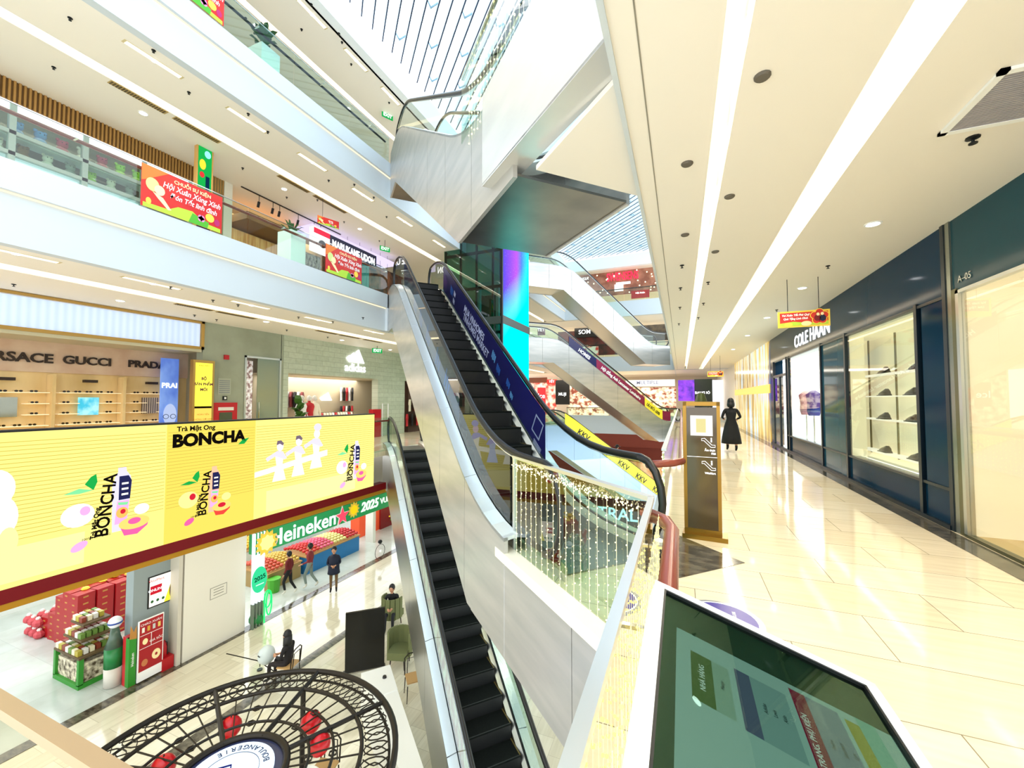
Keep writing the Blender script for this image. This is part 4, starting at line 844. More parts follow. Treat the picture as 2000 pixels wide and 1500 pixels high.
# banners hung on the middle gallery glass and elsewhere
bred=noisy('banner_red','#c9151c','#d8301f',1.5,.5); byel=mat('banner_yellow','#ffd94a',.5); bgrn=mat('banner_green','#4fae2a',.5); blim=mat('banner_lime','#b6dc3a',.5); bpnk=mat('banner_pink','#e58ac0',.5); bcream=mat('banner_cream','#ffe9b0',.5)
def banner(f,w,h,label,full=True,lines=('CHUỖI SỰ KIỆN','Hội Xuân Xúng Xính','Đón Tết linh đình'),name='banner',extra=None):
    m=extra or MB(); f.box(m,0,w,0,h,-.012,0,bred)
    f.pl(m,[(0,h),(w*.3,h),(w*.05,h*.65),(0,h*.6)],mat('banner_orange','#e87a2a',.5),.002)
    f.pl(m,[(w*.02,0),(w*.98,0),(w*.98,h*.1),(w*.75,h*.12),(w*.6,h*.3),(w*.42,h*.27),(w*.3,h*.12),(w*.02,h*.1)],blim,.002); f.pl(m,[(w*.55,0),(w*.8,0),(w*.82,h*.16),(w*.6,h*.26)],bgrn,.003)
    f.text(m,lines[0],w*.6,h*.86,h*.12,bcream,.004,bold=.002,thick=.002)
    f.text(m,lines[1],w*.6,h*.69,h*.2,pwhite,.004,bold=.002,thick=.002,shear=.25,wide=.78); f.text(m,lines[2],w*.62,h*.48,h*.18,pwhite,.004,bold=.002,thick=.002,shear=.25,wide=.82)
    f.ell(m,w*.12,h*.58,w*.075,h*.16,mat('banner_leaf','#cfe08a',.5),.003); f.ell(m,w*.2,h*.5,w*.06,h*.12,bcream,.004); f.pl(m,[(w*.12,h*.42),(w*.24,h*.35),(w*.34,h*.12),(w*.3,h*.1),(w*.18,h*.3)],bcream,.004)
    for k in range(4): f.ell(m,w*(.7+.03*(k%2)),h*(.18+.05*(k//2)),w*.03,h*.06,bpnk,.005)
    f.ell(m,w*.83,h*.3,w*.06,h*.11,byel,.004); f.ell(m,w*.93,h*.24,w*.04,h*.09,mat('banner_magenta','#b81a6a',.5),.004); f.ell(m,w*.08,h*.16,w*.03,h*.08,byel,.004)
    return solo(m,name,label,'banner')
banner(Fr((XL+.02,4.17,5.22),(0,1,0),(0,0,1)),1.41,.78,'large red festival banner with cream lettering on the middle gallery glass, nearest the left edge')
banner(Fr((XL+.02,8.34,5.22),(0,1,0),(0,0,1)),1.37,.78,'red festival banner on the middle gallery glass below the noodle shop sign')
banner(Fr((XL+.02,4.1,9.72),(0,1,0),(0,0,1)),1.41,.8,'red festival banner on the upper gallery glass at the top of the picture')
q=onX(620,435,-11.0)
m=MB(); m.tube([(q.x,q.y+.2,q.z+.25),(q.x,q.y+.2,8.45)],.006,dark,4); hw_=m
banner(Fr((q.x,q.y,q.z),(0.35,1,0),(0,0,1)),.72,.26,'small red hanging sign under the middle gallery ceiling',lines=('','Hội Xuân','Đón Tết'),name='hanging_sign',extra=hw_)
# warm timber shop with track lights
m=MB(); m.box(XS-1.5,XS-1.4,8.35,13.5,L3,8.4,mat('cafe_back','#b99a6a',.6)); struct('wall_left',m)
plank=noisy('amber_planks_glow','#c98742','#efc27a',3,.5,0,(1,5,.2),emit=.12)  # timber emits faintly in place of light falling on it
m=MB(); m.box(XS-1.38,XS-1.2,8.9,11.2,L3+.9,7.6,plank); solo(m,'plank_wall','amber timber plank wall with a glow put into the wood in the middle gallery shop','cladding')
m=MB(); m.box(XS-1.4,XS-.2,9.0,11.3,7.7,7.95,mat('canopy_timber','#8c6230',.6)); solo(m,'timber_canopy','dark timber canopy over the plank wall','cladding')
t=thing('track_light_rail','black ceiling track with small spotlights above the timber shop','light',(XS+.4,10,8.4))
m=MB(); m.box(XS+.2,XS+.24,8.5,12.6,8.42,8.449,dark); m.obj('track',t)
for y in(9.1,9.6,9.85,10.6,11.3,11.6): m=MB(); m.tube([(XS+.22,y,8.42),(XS+.22,y,8.2)],.01,dark,5); m.tube([(XS+.22,y,8.22),(XS+.14,y+.02,8.05)],.04,dark,8); m.obj('spotlight',t)
t=thing('shop_counter','dark teal counter with pale menu cards behind the middle gallery glass','counter',(XS+.3,9.1,L3)); cm=mat('counter_teal','#182a30',.4)
m=MB(); m.box(XS-.1,XS+.8,8.5,9.9,L3,L3+1.15,cm); m.obj('body',t)
for y,z in((8.95,6.05),(9.35,5.75)): m=MB(); m.box(XS+.8,XS+.81,y-.14,y+.14,z-.18,z+.18,mat('menu_card','#f3e3d0',.5)); m.box(XS+.81,XS+.812,y-.06,y+.06,z-.04,z+.02,cm); m.obj('menu_card',t)
def pscale(name,c): return noisy(name,c,'#4a4f46',9,.6,0,(1,1,1),2,.45,.55)
m=MB(); m.box(XS-.2,XS-.1,10.6,11.9,L3,7.3,pscale('scale_tile','#8a9082'))
for i in range(7):
    for j in range(8):
        y=10.65+j*.16+(i%2)*.08; z=L3+.5+i*.24; m.prism([(XS-.1,y,z+.12),(XS-.05,y+.07,z),(XS-.1,y,z-.12),(XS-.05,y-.07,z)],(.02,0,0),mat('scale_tile_face','#7d8478',.5))
solo(m,'scale_wall','grey fish-scale textured wall panel beside the white planter','cladding')
m=MB(); m.box(XL-.85,XL-.35,7.55,8.0,L3,L3+.95,mat('planter_white','#e3efe8',.4)); m.obj; t=solo(m,'planter_box','tall white planter box behind the middle gallery glass','planter')
plant('potted_fern','green spiky plant in the tall white planter of the middle gallery',XL-.6,7.77,L3+.95,20,.5,.03,'#2f5a2a')
# noodle shop
t=thing('shop_sign','white and navy lit noodle shop sign high on the middle gallery','sign',(XS+.6,13.2,8.0))
f=LX(XS+.6); a=onX(612,455,XS+.6); b=onX(735,520,XS+.6)
m=MB(); y0,y1=a.y,b.y; zt=onX(612,452,XS+.6).z; zb_=onX(735,512,XS+.6).z; zm=(zt+zb_)/2
f.box(m,y0+.75,y1,zm-.42,zm+.22,-.2,0,mat('sign_navy','#1b2148',.4)); f.box(m,y0,y0+.75,zm-.62,zm+.25,-.2,.02,em('#f7f2f4',1)); f.rect(m,y0,y0+.75,zm+.02,zm+.22,em('#d2344a',.9),.024); f.ell(m,y0+.4,zm-.3,.18,.14,em('#2a2430',.5),.024)
m.obj('sign_board',t); m=MB(); f.text(m,'MARUKAME UDON',(y0+.75+y1)/2,zm-.1,.42,em('#ffffff',1.6),.01,bold=.006,thick=.012,wide=(y1-y0-.85)/3.85); m.obj('lettering',t)
m=MB(); m.box(XS-.6,XS+.55,y0,y1+1.5,zm+.25,zm+.35,em('#d9cdf8',.8)); solo(m,'lit_soffit','lilac-lit soffit above the noodle shop sign','light')
m=MB(); m.box(XS-.3,XS,12.2,17,L3,7.9,noisy('noodle_front','#2a1c18','#7a4a2a',3,.6,0)); struct('wall_left',m)
for y,z,c in((12.9,5.9,'#f3c070'),(13.6,6.3,'#e08a3a'),(14.3,5.8,'#ffd98a'),(14.9,6.4,'#d87a3a'),(15.4,6.0,'#f0b060')):
    m=MB(); m.ball((XS+.3,y,z),.14,em(c,1.5),10,6); m.tube([(XS+.3,y,z+.12),(XS+.3,y,8.45)],.006,dark,4); solo(m,'pendant_lamp','amber pendant lamp glowing in the dark noodle shop front','lamp','pendant lamps of the noodle shop')
t=thing('drinks_cooler','teal and blue drinks stand behind the middle gallery glass','stand',(XL-.6,10,L3)); m=MB(); m.box(XL-.8,XL-.4,9.85,10.15,L3,L3+.85,mat('cooler_blue','#1f4a8a',.4)); m.box(XL-.8,XL-.4,10.18,10.5,L3,L3+.85,mat('cooler_teal','#1c7f7a',.4)); m.obj('body',t)
# upper left gallery shop fronts
m=MB(); m.box(XS-.4,XS-.1,2,34,L4,12.6,mat('upper_front','#4f6668',.2,.3)); struct('wall_left',m)
for k in range(9):
    y=6.0+k*1.15; m=MB(); m.box(XS-.1,XS-.02,y,y+.09,L4,12.6,mat('upper_mullion','#22302f',.5)); solo(m,'shop_mullion','dark upright of the reflecting shop front behind the upper gallery glass','frame','uprights of the upper shop front')
plant('potted_palm','leafy green plant behind the upper gallery glass at the top',XL-.7,6.9,L4+.95,22,.55,.07,'#24502c',1,.2)
m=MB(); m.box(XL-1.0,XL-.45,6.7,7.2,L4,L4+.85,mat('planter_glass','#cfe3dc',.3)); solo(m,'planter_box','pale planter box under the leafy plant on the upper gallery','planter')

# ================= right side shop fronts =================
bluegl=mat('midnight_blue_gloss','#06304a',.1,.0,spec=.07); bluef=mat('midnight_frame','#081a26',.3,.3); litback=mat('display_cream_glow','#f4ead0',.6,emit=.2,ecol='#fff0cc')  # litback: wall emission stands in for the window's display lighting
shopglass=glass('shop_glass','#f2f7f2',1.1)
t=thing('storefront','glossy midnight blue glass shop front with white lettering and lit display windows','shop front',(XR,12,0))
def rbox(m,y0,y1,z0,z1,x0,x1,mt): m.box(x0,x1,y0,y1,z0,z1,mt)
m=MB(); rbox(m,7.15,18.6,3.05,4.0,XR,XR+.3,bluegl); m.obj('fascia_panel',t)
m=MB(); rbox(m,7.15,7.75,0,3.05,XR,XR+.3,bluegl); m.obj('blind_panel',t)
m=MB(); rbox(m,10.75,12.35,.0,3.05,XR+.005,XR+.3,mat('smoked_blue_glass','#164a60',.06,.0,spec=.15)); m.obj('blind_panel',t)
m=MB(); rbox(m,18.05,18.6,0,3.05,XR,XR+.3,bluegl); m.obj('blind_panel',t)
for y in(7.12,7.85,10.72,12.38,15.7,16.0,18.02): m=MB(); rbox(m,y-.04,y+.04,0,3.1 if y>7.2 else 4,XR-.03,XR+.05,bluef); m.obj('mullion',t)
m=MB(); rbox(m,7.15,16,0,.52,XR+.01,XR+.2,bluegl); m.obj('plinth_panel',t)
for z in(.52,3.05): m=MB(); rbox(m,7.15,16.0,z-.02,z+.02,XR-.02,XR+.05,bluef); m.obj('rail',t)
m=MB(); rbox(m,7.15,18.6,0,.06,XR-.04,XR+.02,bluef); m.obj('kick_rail',t)
m=MB(); rbox(m,7.9,10.7,.55,3.03,XR+.0,XR+.01,shopglass); m.obj('window_glass',t)
m=MB(); rbox(m,12.42,15.66,.55,3.03,XR+.0,XR+.01,shopglass); m.obj('window_glass',t)
m=MB(); rbox(m,16.05,18.0,0,2.5,XR+.0,XR+.01,shopglass); m.obj('door_glass',t)
m=MB(); rbox(m,16.0,18.05,2.5,2.58,XR-.03,XR+.05,bluef); rbox(m,16.95,17.05,0,2.5,XR-.03,XR+.05,bluef); m.obj('door_frame',t)
m=MB(); RX(XR-.004).text(m,'COLE HAAN',-13.25,3.42,.5,em('#ffffff',1.3),0,bold=.004,thick=.012,wide=1.15); m.obj('lettering',t)
# inside of the two windows
m=MB(); rbox(m,7.86,11.5,.5,3.04,XR+.62,XR+.67,litback); rbox(m,7.82,7.86,.5,3.04,XR+.06,XR+.62,litback); rbox(m,11.46,11.5,.5,3.04,XR+.31,XR+.62,litback); rbox(m,7.86,11.46,3.0,3.04,XR+.31,XR+.62,litback); rbox(m,7.86,10.7,3.0,3.04,XR+.06,XR+.31,litback); rbox(m,7.86,11.46,.5,.54,XR+.31,XR+.62,litback); rbox(m,10.7,10.76,.5,3.04,XR+.06,XR+.31,litback); struct('wall_right',m)
t=thing('display_rack','tall lit cream display rack of shelves with dark shoes in the blue shop window','shelving',(XR+.6,9.2,.6))
m=MB()
for y in(8.8,10.0,11.2): m.tube([(XR+.55,y,.56),(XR+.55,y,2.98)],.018,mat('rack_pole','#8a7d5a',.4,.6),6)
m.obj('uprights',t)
sz=[.66,1.31,1.77,2.2]
for z in sz: m=MB(); m.box(XR+.33,XR+.58,8.7,11.3,z-.02,z,em('#fff6dc',.8)); m.obj('shelf',t)
def shoe():
    m=MB(); k=mat('shoe_leather','#2a1c14',.35)
    P=[(-.14,.035),(-.1,.05),(-.02,.052),(.08,.045),(.14,.03)]; secs=[]
    for x,w in P:
        h={-.14:.09,-.1:.11,-.02:.085,.08:.06,.14:.035}[x]; secs.append([(0+a*w,x,b*h) for a,b in((-1,.15),(-.9,.6),(-.4,1),(.4,1),(.9,.6),(1,.15))])
    m.rib([[Vector(p) for p in s] for s in secs],k); m.box(-.045,.045,-.145,.145,0,.012,mat('shoe_sole','#12100e',.6)); m.box(-.04,.04,-.145,-.08,0,.03,mat('shoe_sole')); return m
so=None
for y,z,lab in((9.2,1.31,'dark loafer at the near end of the second lowest shelf'),(10.3,1.31,'dark loafer at the far end of the second lowest shelf'),(9.15,.66,'dark shoe at the near end of the lowest shelf'),(10.3,.66,'dark boot-like shoe at the far end of the lowest shelf'),(9.2,1.77,'slim shoe on the second highest shelf'),(9.05,2.2,'dark shoe at the near end of the top shelf'),(10.25,1.77,'small shoe on the second highest shelf, far end'),(10.25,2.2,'small shoe at the far end of the top shelf')):
    if so is None: so=shoe().obj('display_shoe',smooth=True); o=so
    else: o=so.copy(); C.objects.link(o)
    o.location=(XR+.45,y,z); o.scale=(1.25,1.25,1.25); tag(o,lab+' in the blue shop window','shoe')
m=MB(); rbox(m,12.4,18.4,0,3.2,XR+2.6,XR+2.7,noisy('store_interior_glow','#e6d3b0','#b0705a',1.3,.6,0,(1,1,1.5),emit=.12)); rbox(m,12.4,12.45,0,3.1,XR+.3,XR+2.6,litback); struct('wall_right',m)  # back wall glows slightly, store light put into its material
for y,z in((13.0,1.0),(13.6,1.0),(14.2,1.0),(14.8,1.0)):
    pass
t=thing('shop_shelving','white back-lit shelving full of folded stock inside the blue shop','shelving',(XR+2.3,14.5,0))
for z in(.5,.9,1.3,1.7,2.1): 
    m=MB(); m.box(XR+2.2,XR+2.6,12.9,15.6,z,z+.03,em('#fff7df',.7)); m.obj('shelf',t)
    m=MB(); 
    for k in range(9): y=13.0+k*.28; m.box(XR+2.3,XR+2.55,y,y+.2,z+.03,z+.14+.05*((k*3)%3),mat('stock_%d'%(k%4),['#c8623a','#e9d9c2','#7a3528','#d9a23f'][k%4],.7))
    m.obj('folded_stock',t,kind='stuff')
for y,c,l in((16.7,'#1b3fae','blue puffer vest on a stand just inside the blue shop door'),(17.6,'#f0a8bc','pink jacket on a stand inside the blue shop beyond the door frame')):
    t=thing('garment_stand',l,'clothing',(XR+.9,y,0)); m=MB(); m.lathe((XR+.9,y,0),[(.16,1.15),(.2,1.3),(.19,1.6),(.23,1.85),(.1,1.98),(.05,2.0)],mat('cloth_v'+c,c,.7),12); m.obj('garment',t,smooth=True); m=MB(); m.tube([(XR+.9,y,0),(XR+.9,y,1.2)],.02,chrome,6); m.lathe((XR+.9,y,0),[(.18,0),(.18,.02),(0,.02)],chrome,14); m.obj('pole',t)
# brass-cased column and the big lit window nearest the camera
m=MB(); rbox(m,6.98,7.12,0,4.0,XR-.02,XR+.3,mat('brushed_column','#8f9288',.25,.8)); rbox(m,6.88,6.98,0,3.1,XR-.02,XR+.3,mat('bronze_column','#6f6a4a',.3,.7)); struct('trim_18',m)
t=thing('storefront','large warm-lit display window with a dark teal fascia, nearest the right edge','shop front',(XR,4,0))
m=MB(); rbox(m,-2,6.98,3.07,4.0,XR,XR+.3,mat('teal_fascia','#1f4650',.15,.0,spec=.1)); m.obj('fascia_panel',t)
m=MB(); rbox(m,6.82,6.88,.03,3.07,XR-.03,XR+.05,steel); rbox(m,-2,6.88,3.03,3.07,XR-.03,XR+.05,steel); rbox(m,-2,6.88,0,.04,XR-.03,XR+.05,mat('bronze_column')); m.obj('frame',t)
m=MB(); rbox(m,-2,6.82,.04,3.03,XR+.0,XR+.01,shopglass); m.obj('window_glass',t)
m=MB(); RX(XR-.003).text(m,'A–05',-6.72,3.2,.12,steel,0,thick=.01); m.obj('unit_number',t)
m=MB(); rbox(m,-2,6.9,0,3.1,XR+1.4,XR+1.5,mat('peach_wall_glow','#f6e6d0',.7,emit=.22,ecol='#ffe9cc')); rbox(m,6.84,6.9,0,3.07,XR+.05,XR+1.4,mat('peach_wall_glow')); rbox(m,-2,6.9,3.05,3.1,XR+.05,XR+1.4,mat('peach_wall_glow')); rbox(m,-2,6.84,-.02,.03,XR+.02,XR+1.4,noisy('display_floor_oak','#d9b27a','#e9cb98',2,.4,0,(1,.2,1))); rbox(m,-2,6.84,.03,.13,XR+1.33,XR+1.4,mat('skirting_brown','#9a6436',.5)); struct('wall_right',m)  # peach walls emit a little, the window's warm light put into the paint
for z in(.75,1.3,1.85,2.4): m=MB(); m.box(XR+.55,XR+.9,4.3,5.5,z-.015,z,mat('rod_steel','#b9a98a',.3,.6)); solo(m,'display_shelf','thin floating metal shelf inside the warm-lit window near the right edge','shelf','thin shelves in the warm-lit window')
m=MB(); m.box(XR+.5,XR+.54,4.9,5.5,1.42,1.75,mat('maroon_card','#6a1826',.5)); m.box(XR+.5,XR+.54,4.9,5.5,1.75,1.76,steel); solo(m,'maroon_card','small maroon notice card in the warm-lit window at the right edge','sign')
m=MB(); m.box(XR+.95,XR+1.35,5.35,5.6,.03,2.2,mat('peach_pier','#ecd0a6',.7)); solo(m,'display_pier','pale upright pier inside the warm-lit window','display')
# mural wall beyond
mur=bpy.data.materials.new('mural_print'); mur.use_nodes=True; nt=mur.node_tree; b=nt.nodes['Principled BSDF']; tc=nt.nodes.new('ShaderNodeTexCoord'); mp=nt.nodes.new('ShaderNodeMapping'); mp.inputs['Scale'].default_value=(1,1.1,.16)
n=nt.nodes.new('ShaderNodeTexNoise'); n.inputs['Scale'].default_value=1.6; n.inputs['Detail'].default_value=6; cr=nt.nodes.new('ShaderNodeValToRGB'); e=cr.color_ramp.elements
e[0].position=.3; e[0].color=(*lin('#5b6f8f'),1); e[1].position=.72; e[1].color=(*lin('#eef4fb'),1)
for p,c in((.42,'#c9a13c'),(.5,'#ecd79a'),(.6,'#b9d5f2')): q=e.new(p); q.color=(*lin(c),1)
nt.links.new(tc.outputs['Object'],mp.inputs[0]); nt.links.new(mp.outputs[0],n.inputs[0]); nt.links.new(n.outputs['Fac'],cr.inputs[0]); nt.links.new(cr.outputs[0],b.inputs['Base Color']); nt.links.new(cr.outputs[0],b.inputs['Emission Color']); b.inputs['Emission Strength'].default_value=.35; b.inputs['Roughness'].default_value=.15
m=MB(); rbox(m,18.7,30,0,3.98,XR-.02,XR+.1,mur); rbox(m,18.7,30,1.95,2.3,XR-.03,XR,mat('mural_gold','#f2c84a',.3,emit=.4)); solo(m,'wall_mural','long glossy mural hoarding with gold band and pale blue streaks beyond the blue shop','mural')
# ================= hanging and far signs =================
def redsign(x,y,z,w,h,label):
    t=thing('hanging_sign',label,'sign',(x,y,z)); f=Fr((x,y,z),(1,0,0),(0,0,1)); m=MB(); f.box(m,-w/2,w/2,0,h,-.04,0,byel); f.box(m,-w/2+.03,w/2-.03,.03,h-.03,0,.005,bred)
    f.pl(m,[(-w/2+.03,.03),(w/2-.03,.03),(w/2-.03,h*.3),(w*.1,h*.22),(-w*.2,h*.34),(-w/2+.03,h*.26)],blim,.007); f.ell(m,-w*.3,h*.18,w*.08,h*.12,byel,.009); f.ell(m,w*.05,h*.2,w*.1,h*.15,bcream,.009)
    f.text(m,'Vui Xuân Tết Phú Quý',-w*.16,h*.74,h*.17,pwhite,.008,bold=.002,thick=.003,shear=.25,wide=.9); f.text(m,'Quà Tặng Linh Đình',-w*.16,h*.52,h*.17,pwhite,.008,bold=.002,thick=.003,shear=.25,wide=.9)
    for k in range(5): a=PI/2+2*PI*k/5; f.ell(m,w*.3+math.cos(a)*w*.1,h*.58+math.sin(a)*w*.1,w*.085,w*.085,byel,.01); 
    for k in range(5): a=PI/2+2*PI*k/5; f.ell(m,w*.3+math.cos(a)*w*.1,h*.58+math.sin(a)*w*.1,w*.07,w*.07,bred,.012)
    f.ell(m,w*.26,h*.5,w*.06,h*.2,mat('print_maroon','#7a0f1a',.5),.014); f.ell(m,w*.36,h*.48,w*.06,h*.2,mat('print_darkblue','#141a3a',.5),.014); f.ell(m,w*.27,h*.72,w*.03,w*.035,bcream,.016); f.ell(m,w*.35,h*.74,w*.03,w*.035,bcream,.016)
    m.obj('board',t)
    for q in(-.3,.3): m=MB(); m.tube([(x+w*q,y+.02,z+h),(x+w*q,y+.02,4.0)],.006,dark,5); m.obj('hanger',t)
    return t
a=onY(1520,641,9.2); b=onY(1621,603,9.2); redsign((a.x+b.x)/2,9.2,a.z,b.x-a.x,b.z-a.z,'red hanging festival sign with a flower shape in front of the white shop lettering')
a=onY(1382,736,24); b=onY(1413,725,24); redsign((a.x+b.x)/2,24,a.z,b.x-a.x,b.z-a.z,'small distant red hanging sign over the far end of the corridor')
def yrect(px0,py0,px1,py1,y): a=onY(px0,py1,y); b=onY(px1,py0,y); return a.x,b.x,a.z,b.z
def farsign(name,label,px,y,mt,texts=(),th=.15,cat='sign'):
    x0,x1,z0,z1=yrect(*px,y); m=MB(); m.box(x0,x1,y,y+th,z0,z1,mt)
    for tx,fx_,fz,fs,tm in texts: NY(y-.01).text(m,tx,x0+(x1-x0)*fx_,z0+(z1-z0)*fz,(z1-z0)*fs,tm,bold=.004,thick=.01)
    return solo(m,name,label,cat)
W1=em('#ffffff',1.5)
stock=noisy('bright_stock_glow','#f3e2c4','#7a3a2a',2.6,.7,0,(1,1,1.2),5,.42,.6,emit=.45); stock2=noisy('red_stock_glow','#d8453a','#f5e6d2',2.2,.7,0,(1,1,1),5,.4,.6,emit=.4)  # goods on the far backdrops glow, standing in for shop lighting
def unit(name,label,px0,py0,px1,py1,y,mt): x0,x1,z0,z1=yrect(px0,py0,px1,py1,y); m=MB(); m.box(x0,x1,y,y+.1,z0,z1,mt); return solo(m,name,label,'shop front')
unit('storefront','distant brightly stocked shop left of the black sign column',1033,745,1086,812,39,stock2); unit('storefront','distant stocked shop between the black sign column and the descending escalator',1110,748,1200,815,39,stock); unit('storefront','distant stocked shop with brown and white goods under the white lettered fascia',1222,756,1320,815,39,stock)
farsign('sign_column','black column sign with white capital letters on the far lower gallery',(1085,742,1112,790),38.5,mat('sign_black','#0c0d0f',.4),(('MUJI',.5,.42,.17,W1),))
farsign('shop_sign','small red shop sign beside the black column on the far lower gallery',(1068,741,1087,750),38.7,bred,(('TẾT',.5,.5,.7,W1),))
farsign('shop_sign','brown fascia over the far left shop of the lower gallery',(1033,737,1068,748),38.9,mat('fascia_brown','#7a4226',.5))
farsign('poster','tall bright red poster in front of the far left shop',(1050,757,1065,790),38.2,mat('poster_red','#d8252f',.5,emit=.3),(('Ice',.5,.5,.4,W1),))
farsign('shop_sign','white fascia with thin grey lettering on the far lower gallery',(1222,741,1318,755),38.8,em('#fbf6ea',.95),(('MULTIPLE',.45,.55,.75,mat('print_greyblue','#5b6488',.5)),))
farsign('led_poster','violet glowing screen at the far end of the corridor',(1325,742,1356,783),36,noisy('violet_screen','#3a0f9a','#8a35d8',2,.3,0,emit=.8))
farsign('shop_sign','dark green wall with small white lettering at the far end of the corridor',(1357,740,1391,800),37,mat('deep_green','#2f3d33',.5),(('BANG IÓ',.45,.55,.11,W1),))
unit('storefront','white glowing shop at the very end of the corridor',1391,742,1412,830,38,em('#f4f6ff',.8))
m=MB(); 
for k in range(7): a=PI*k/6; 
x0,x1,z0,z1=yrect(1357,766,1381,784,34.5); m.lathe(((x0+x1)/2,34.5,z0),[(0,z1-z0),((x1-x0)*.3,(z1-z0)*.85),((x1-x0)*.5,0),(0,0)],mat('kiosk_green','#4a5a2a',.5),14); solo(m,'domed_kiosk_top','olive green dome shape showing above the brown totem sign','kiosk')
# far middle gallery
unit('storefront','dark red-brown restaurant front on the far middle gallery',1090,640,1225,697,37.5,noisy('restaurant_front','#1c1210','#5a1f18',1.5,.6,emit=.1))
farsign('shop_sign','white capital letters on a black fascia of the far middle gallery',(1122,638,1172,660),37.2,mat('sign_black'),(('SOM',.4,.55,.62,W1),))
farsign('shop_sign','small purple-lit vertical sign on the far middle gallery beside the LED wall',(1050,634,1064,655),36.8,mat('sign_plum','#5a1a3a',.5,emit=.2),(('TẾT',.5,.5,.4,W1),))
farsign('poster','red and cream food poster on the far middle gallery glass',(1133,676,1168,695),34.1,noisy('food_poster','#d8352a','#f3e8d8',1.6,.6,0,(1,1,1),3,.45,.55,emit=.15),cat='poster')
unit('storefront','dark leafy shop front on the far middle gallery near the right ceiling edge',1228,632,1310,668,37.6,noisy('dark_leafy','#15110d','#3d3322',3,.7))
# far upper gallery
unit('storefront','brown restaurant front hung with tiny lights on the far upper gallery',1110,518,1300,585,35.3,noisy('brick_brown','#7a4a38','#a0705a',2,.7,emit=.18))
t=thing('shop_sign','red glowing script-like restaurant name on the far upper gallery','sign',onY(1215,540,35.1)); a=onY(1183,540,35.1); b=onY(1249,540,35.1); m=MB(); NY(35.1).text(m,'SWENSENS',(a.x+b.x)/2,onY(1215,540,35.1).z,.95,em('#ff3050',1.3),0,bold=.015,thick=.03,wide=(b.x-a.x)/5.0); m.obj('lettering',t)
farsign('shop_sign','white notice board below the red restaurant name',(1200,554,1217,569),34.8,em('#f8f4f2',.95)); farsign('shop_sign','white arched board just below the red restaurant name',(1203,549,1231,556),34.9,em('#ffffff',1.0))
farsign('shop_sign','small white shop name at the left of the far upper gallery',(1131,540,1151,550),35.0,mat('sign_brown','#6a4032',.6),(('PIZZA',.5,.5,.8,W1),))
farsign('banner','red festival banner on the far upper gallery glass',(1233,565,1268,583),34.05,bred,(('Hội Xuân',.5,.65,.3,W1),),cat='banner')
m=MB()
for k in range(38):
    px=1125+random.random()*165; py=525+random.random()*50; p=onY(px,py,35.0); m.ball(p,.055,em('#ffe9b8',3),6,4)
solo(m,'string_lights','scattered tiny globe lights before the brown restaurant of the far upper gallery','lights',kind='stuff')
# balustrades of the far gallery
for z,w in((0,'lower'),(L3,'middle'),(L4,'upper')):
    t=thing('glass_balustrade','distant glass balustrade closing the %s gallery at the far end of the atrium'%w,'railing',(-3,YF,z))
    x=-9
    while x<-.5: m=MB(); m.box(x+.01,x+1.6,YF-.06,YF-.045,z+(.38 if z==0 else 0),z+1.05,gl); m.obj('glass_panel',t); x+=1.62
    m=MB(); m.tube([(-9,YF+.05,z+1.0),(-.4,YF+.05,z+1.0)],.03,redwood if z==0 else dark,6); m.obj('handrail',t)
unit('food_stall','terracotta fronted stalls on the far ground floor under the red-brown band',1170,905,1300,960,33,noisy('stall_warm','#c8803a','#f5ddb0',1.4,.6,emit=.25))
# ================= corridor railings with fairy lights =================
fgl=glass('fence_glass','#dfeee2',2.2); railcap=mat('rail_cap','#dfe4e6',.3,.85)
t=thing('glass_balustrade','near glass balustrade with a bright steel cap and diagonal return, hung with fairy lights','railing',(-.2,1.9,0))
m=MB(); m.box(-.197,-.183,-2.0,2.86,-.08,1.03,fgl); m.obj('glass_panel',t)
m=MB(); m.prism([E1(2.15,1.945,-.06),E1(4.27,1.945,-.06),E1(4.27,1.945,1.03),E1(2.15,1.945,1.03)],E1(0,.014,0),fgl); m.obj('glass_panel',t)
m=MB(); m.box(-.208,-.172,-2.0,2.88,1.03,1.06,railcap); m.obj('top_cap',t)
m=MB(); m.prism([E1(2.12,1.925,1.03),E1(4.3,1.925,1.03),E1(4.3,1.985,1.03),E1(2.12,1.985,1.03)],(0,0,.03),railcap); m.obj('top_cap',t)
m=MB(); m.prism([E1(4.27,1.93,-.05),E1(4.3,1.93,-.05),E1(4.3,1.975,-.05),E1(4.27,1.975,-.05)],(0,0,1.08),railcap); m.obj('end_post',t)
m=MB(); m.prism([E1(2.15,1.93,-.08),E1(4.3,1.93,-.08),E1(4.3,1.975,-.08),E1(2.15,1.975,-.08)],(0,0,.03),railcap); m.box(-.212,-.168,-2,2.88,-.1,-.04,railcap); m.obj('bottom_channel',t)
m=MB(); m.tube([(-.06,-1.8,.93),(-.06,2.6,.93),(-.1,2.78,.93),(-.24,2.96,.93)],.042,redwood,10); hr=m.obj('handrail',t,smooth=True)
for y in(.6,1.6,2.5):
    m=MB(); m.tube([(-.18,y,.86),(-.09,y,.86),(-.06,y,.9)],.012,chrome,5); m.obj('bracket',hr)
t=thing('glass_balustrade','far corridor glass balustrade with cherry handrail beyond the escalator opening','railing',(-.2,15,0))
m=MB(); m.box(-.225,-.21,5.7,33.5,-.05,1.03,fgl); m.obj('glass_panel',t); m=MB(); m.box(-.245,-.185,5.7,33.5,1.03,1.06,railcap); m.obj('top_cap',t)
m=MB(); m.tube([(-.38,5.12,.93),(-.1,5.35,.93),(0,5.55,.93),(0,33,.93)],.045,redwood,10); m.obj('handrail',t,smooth=True)
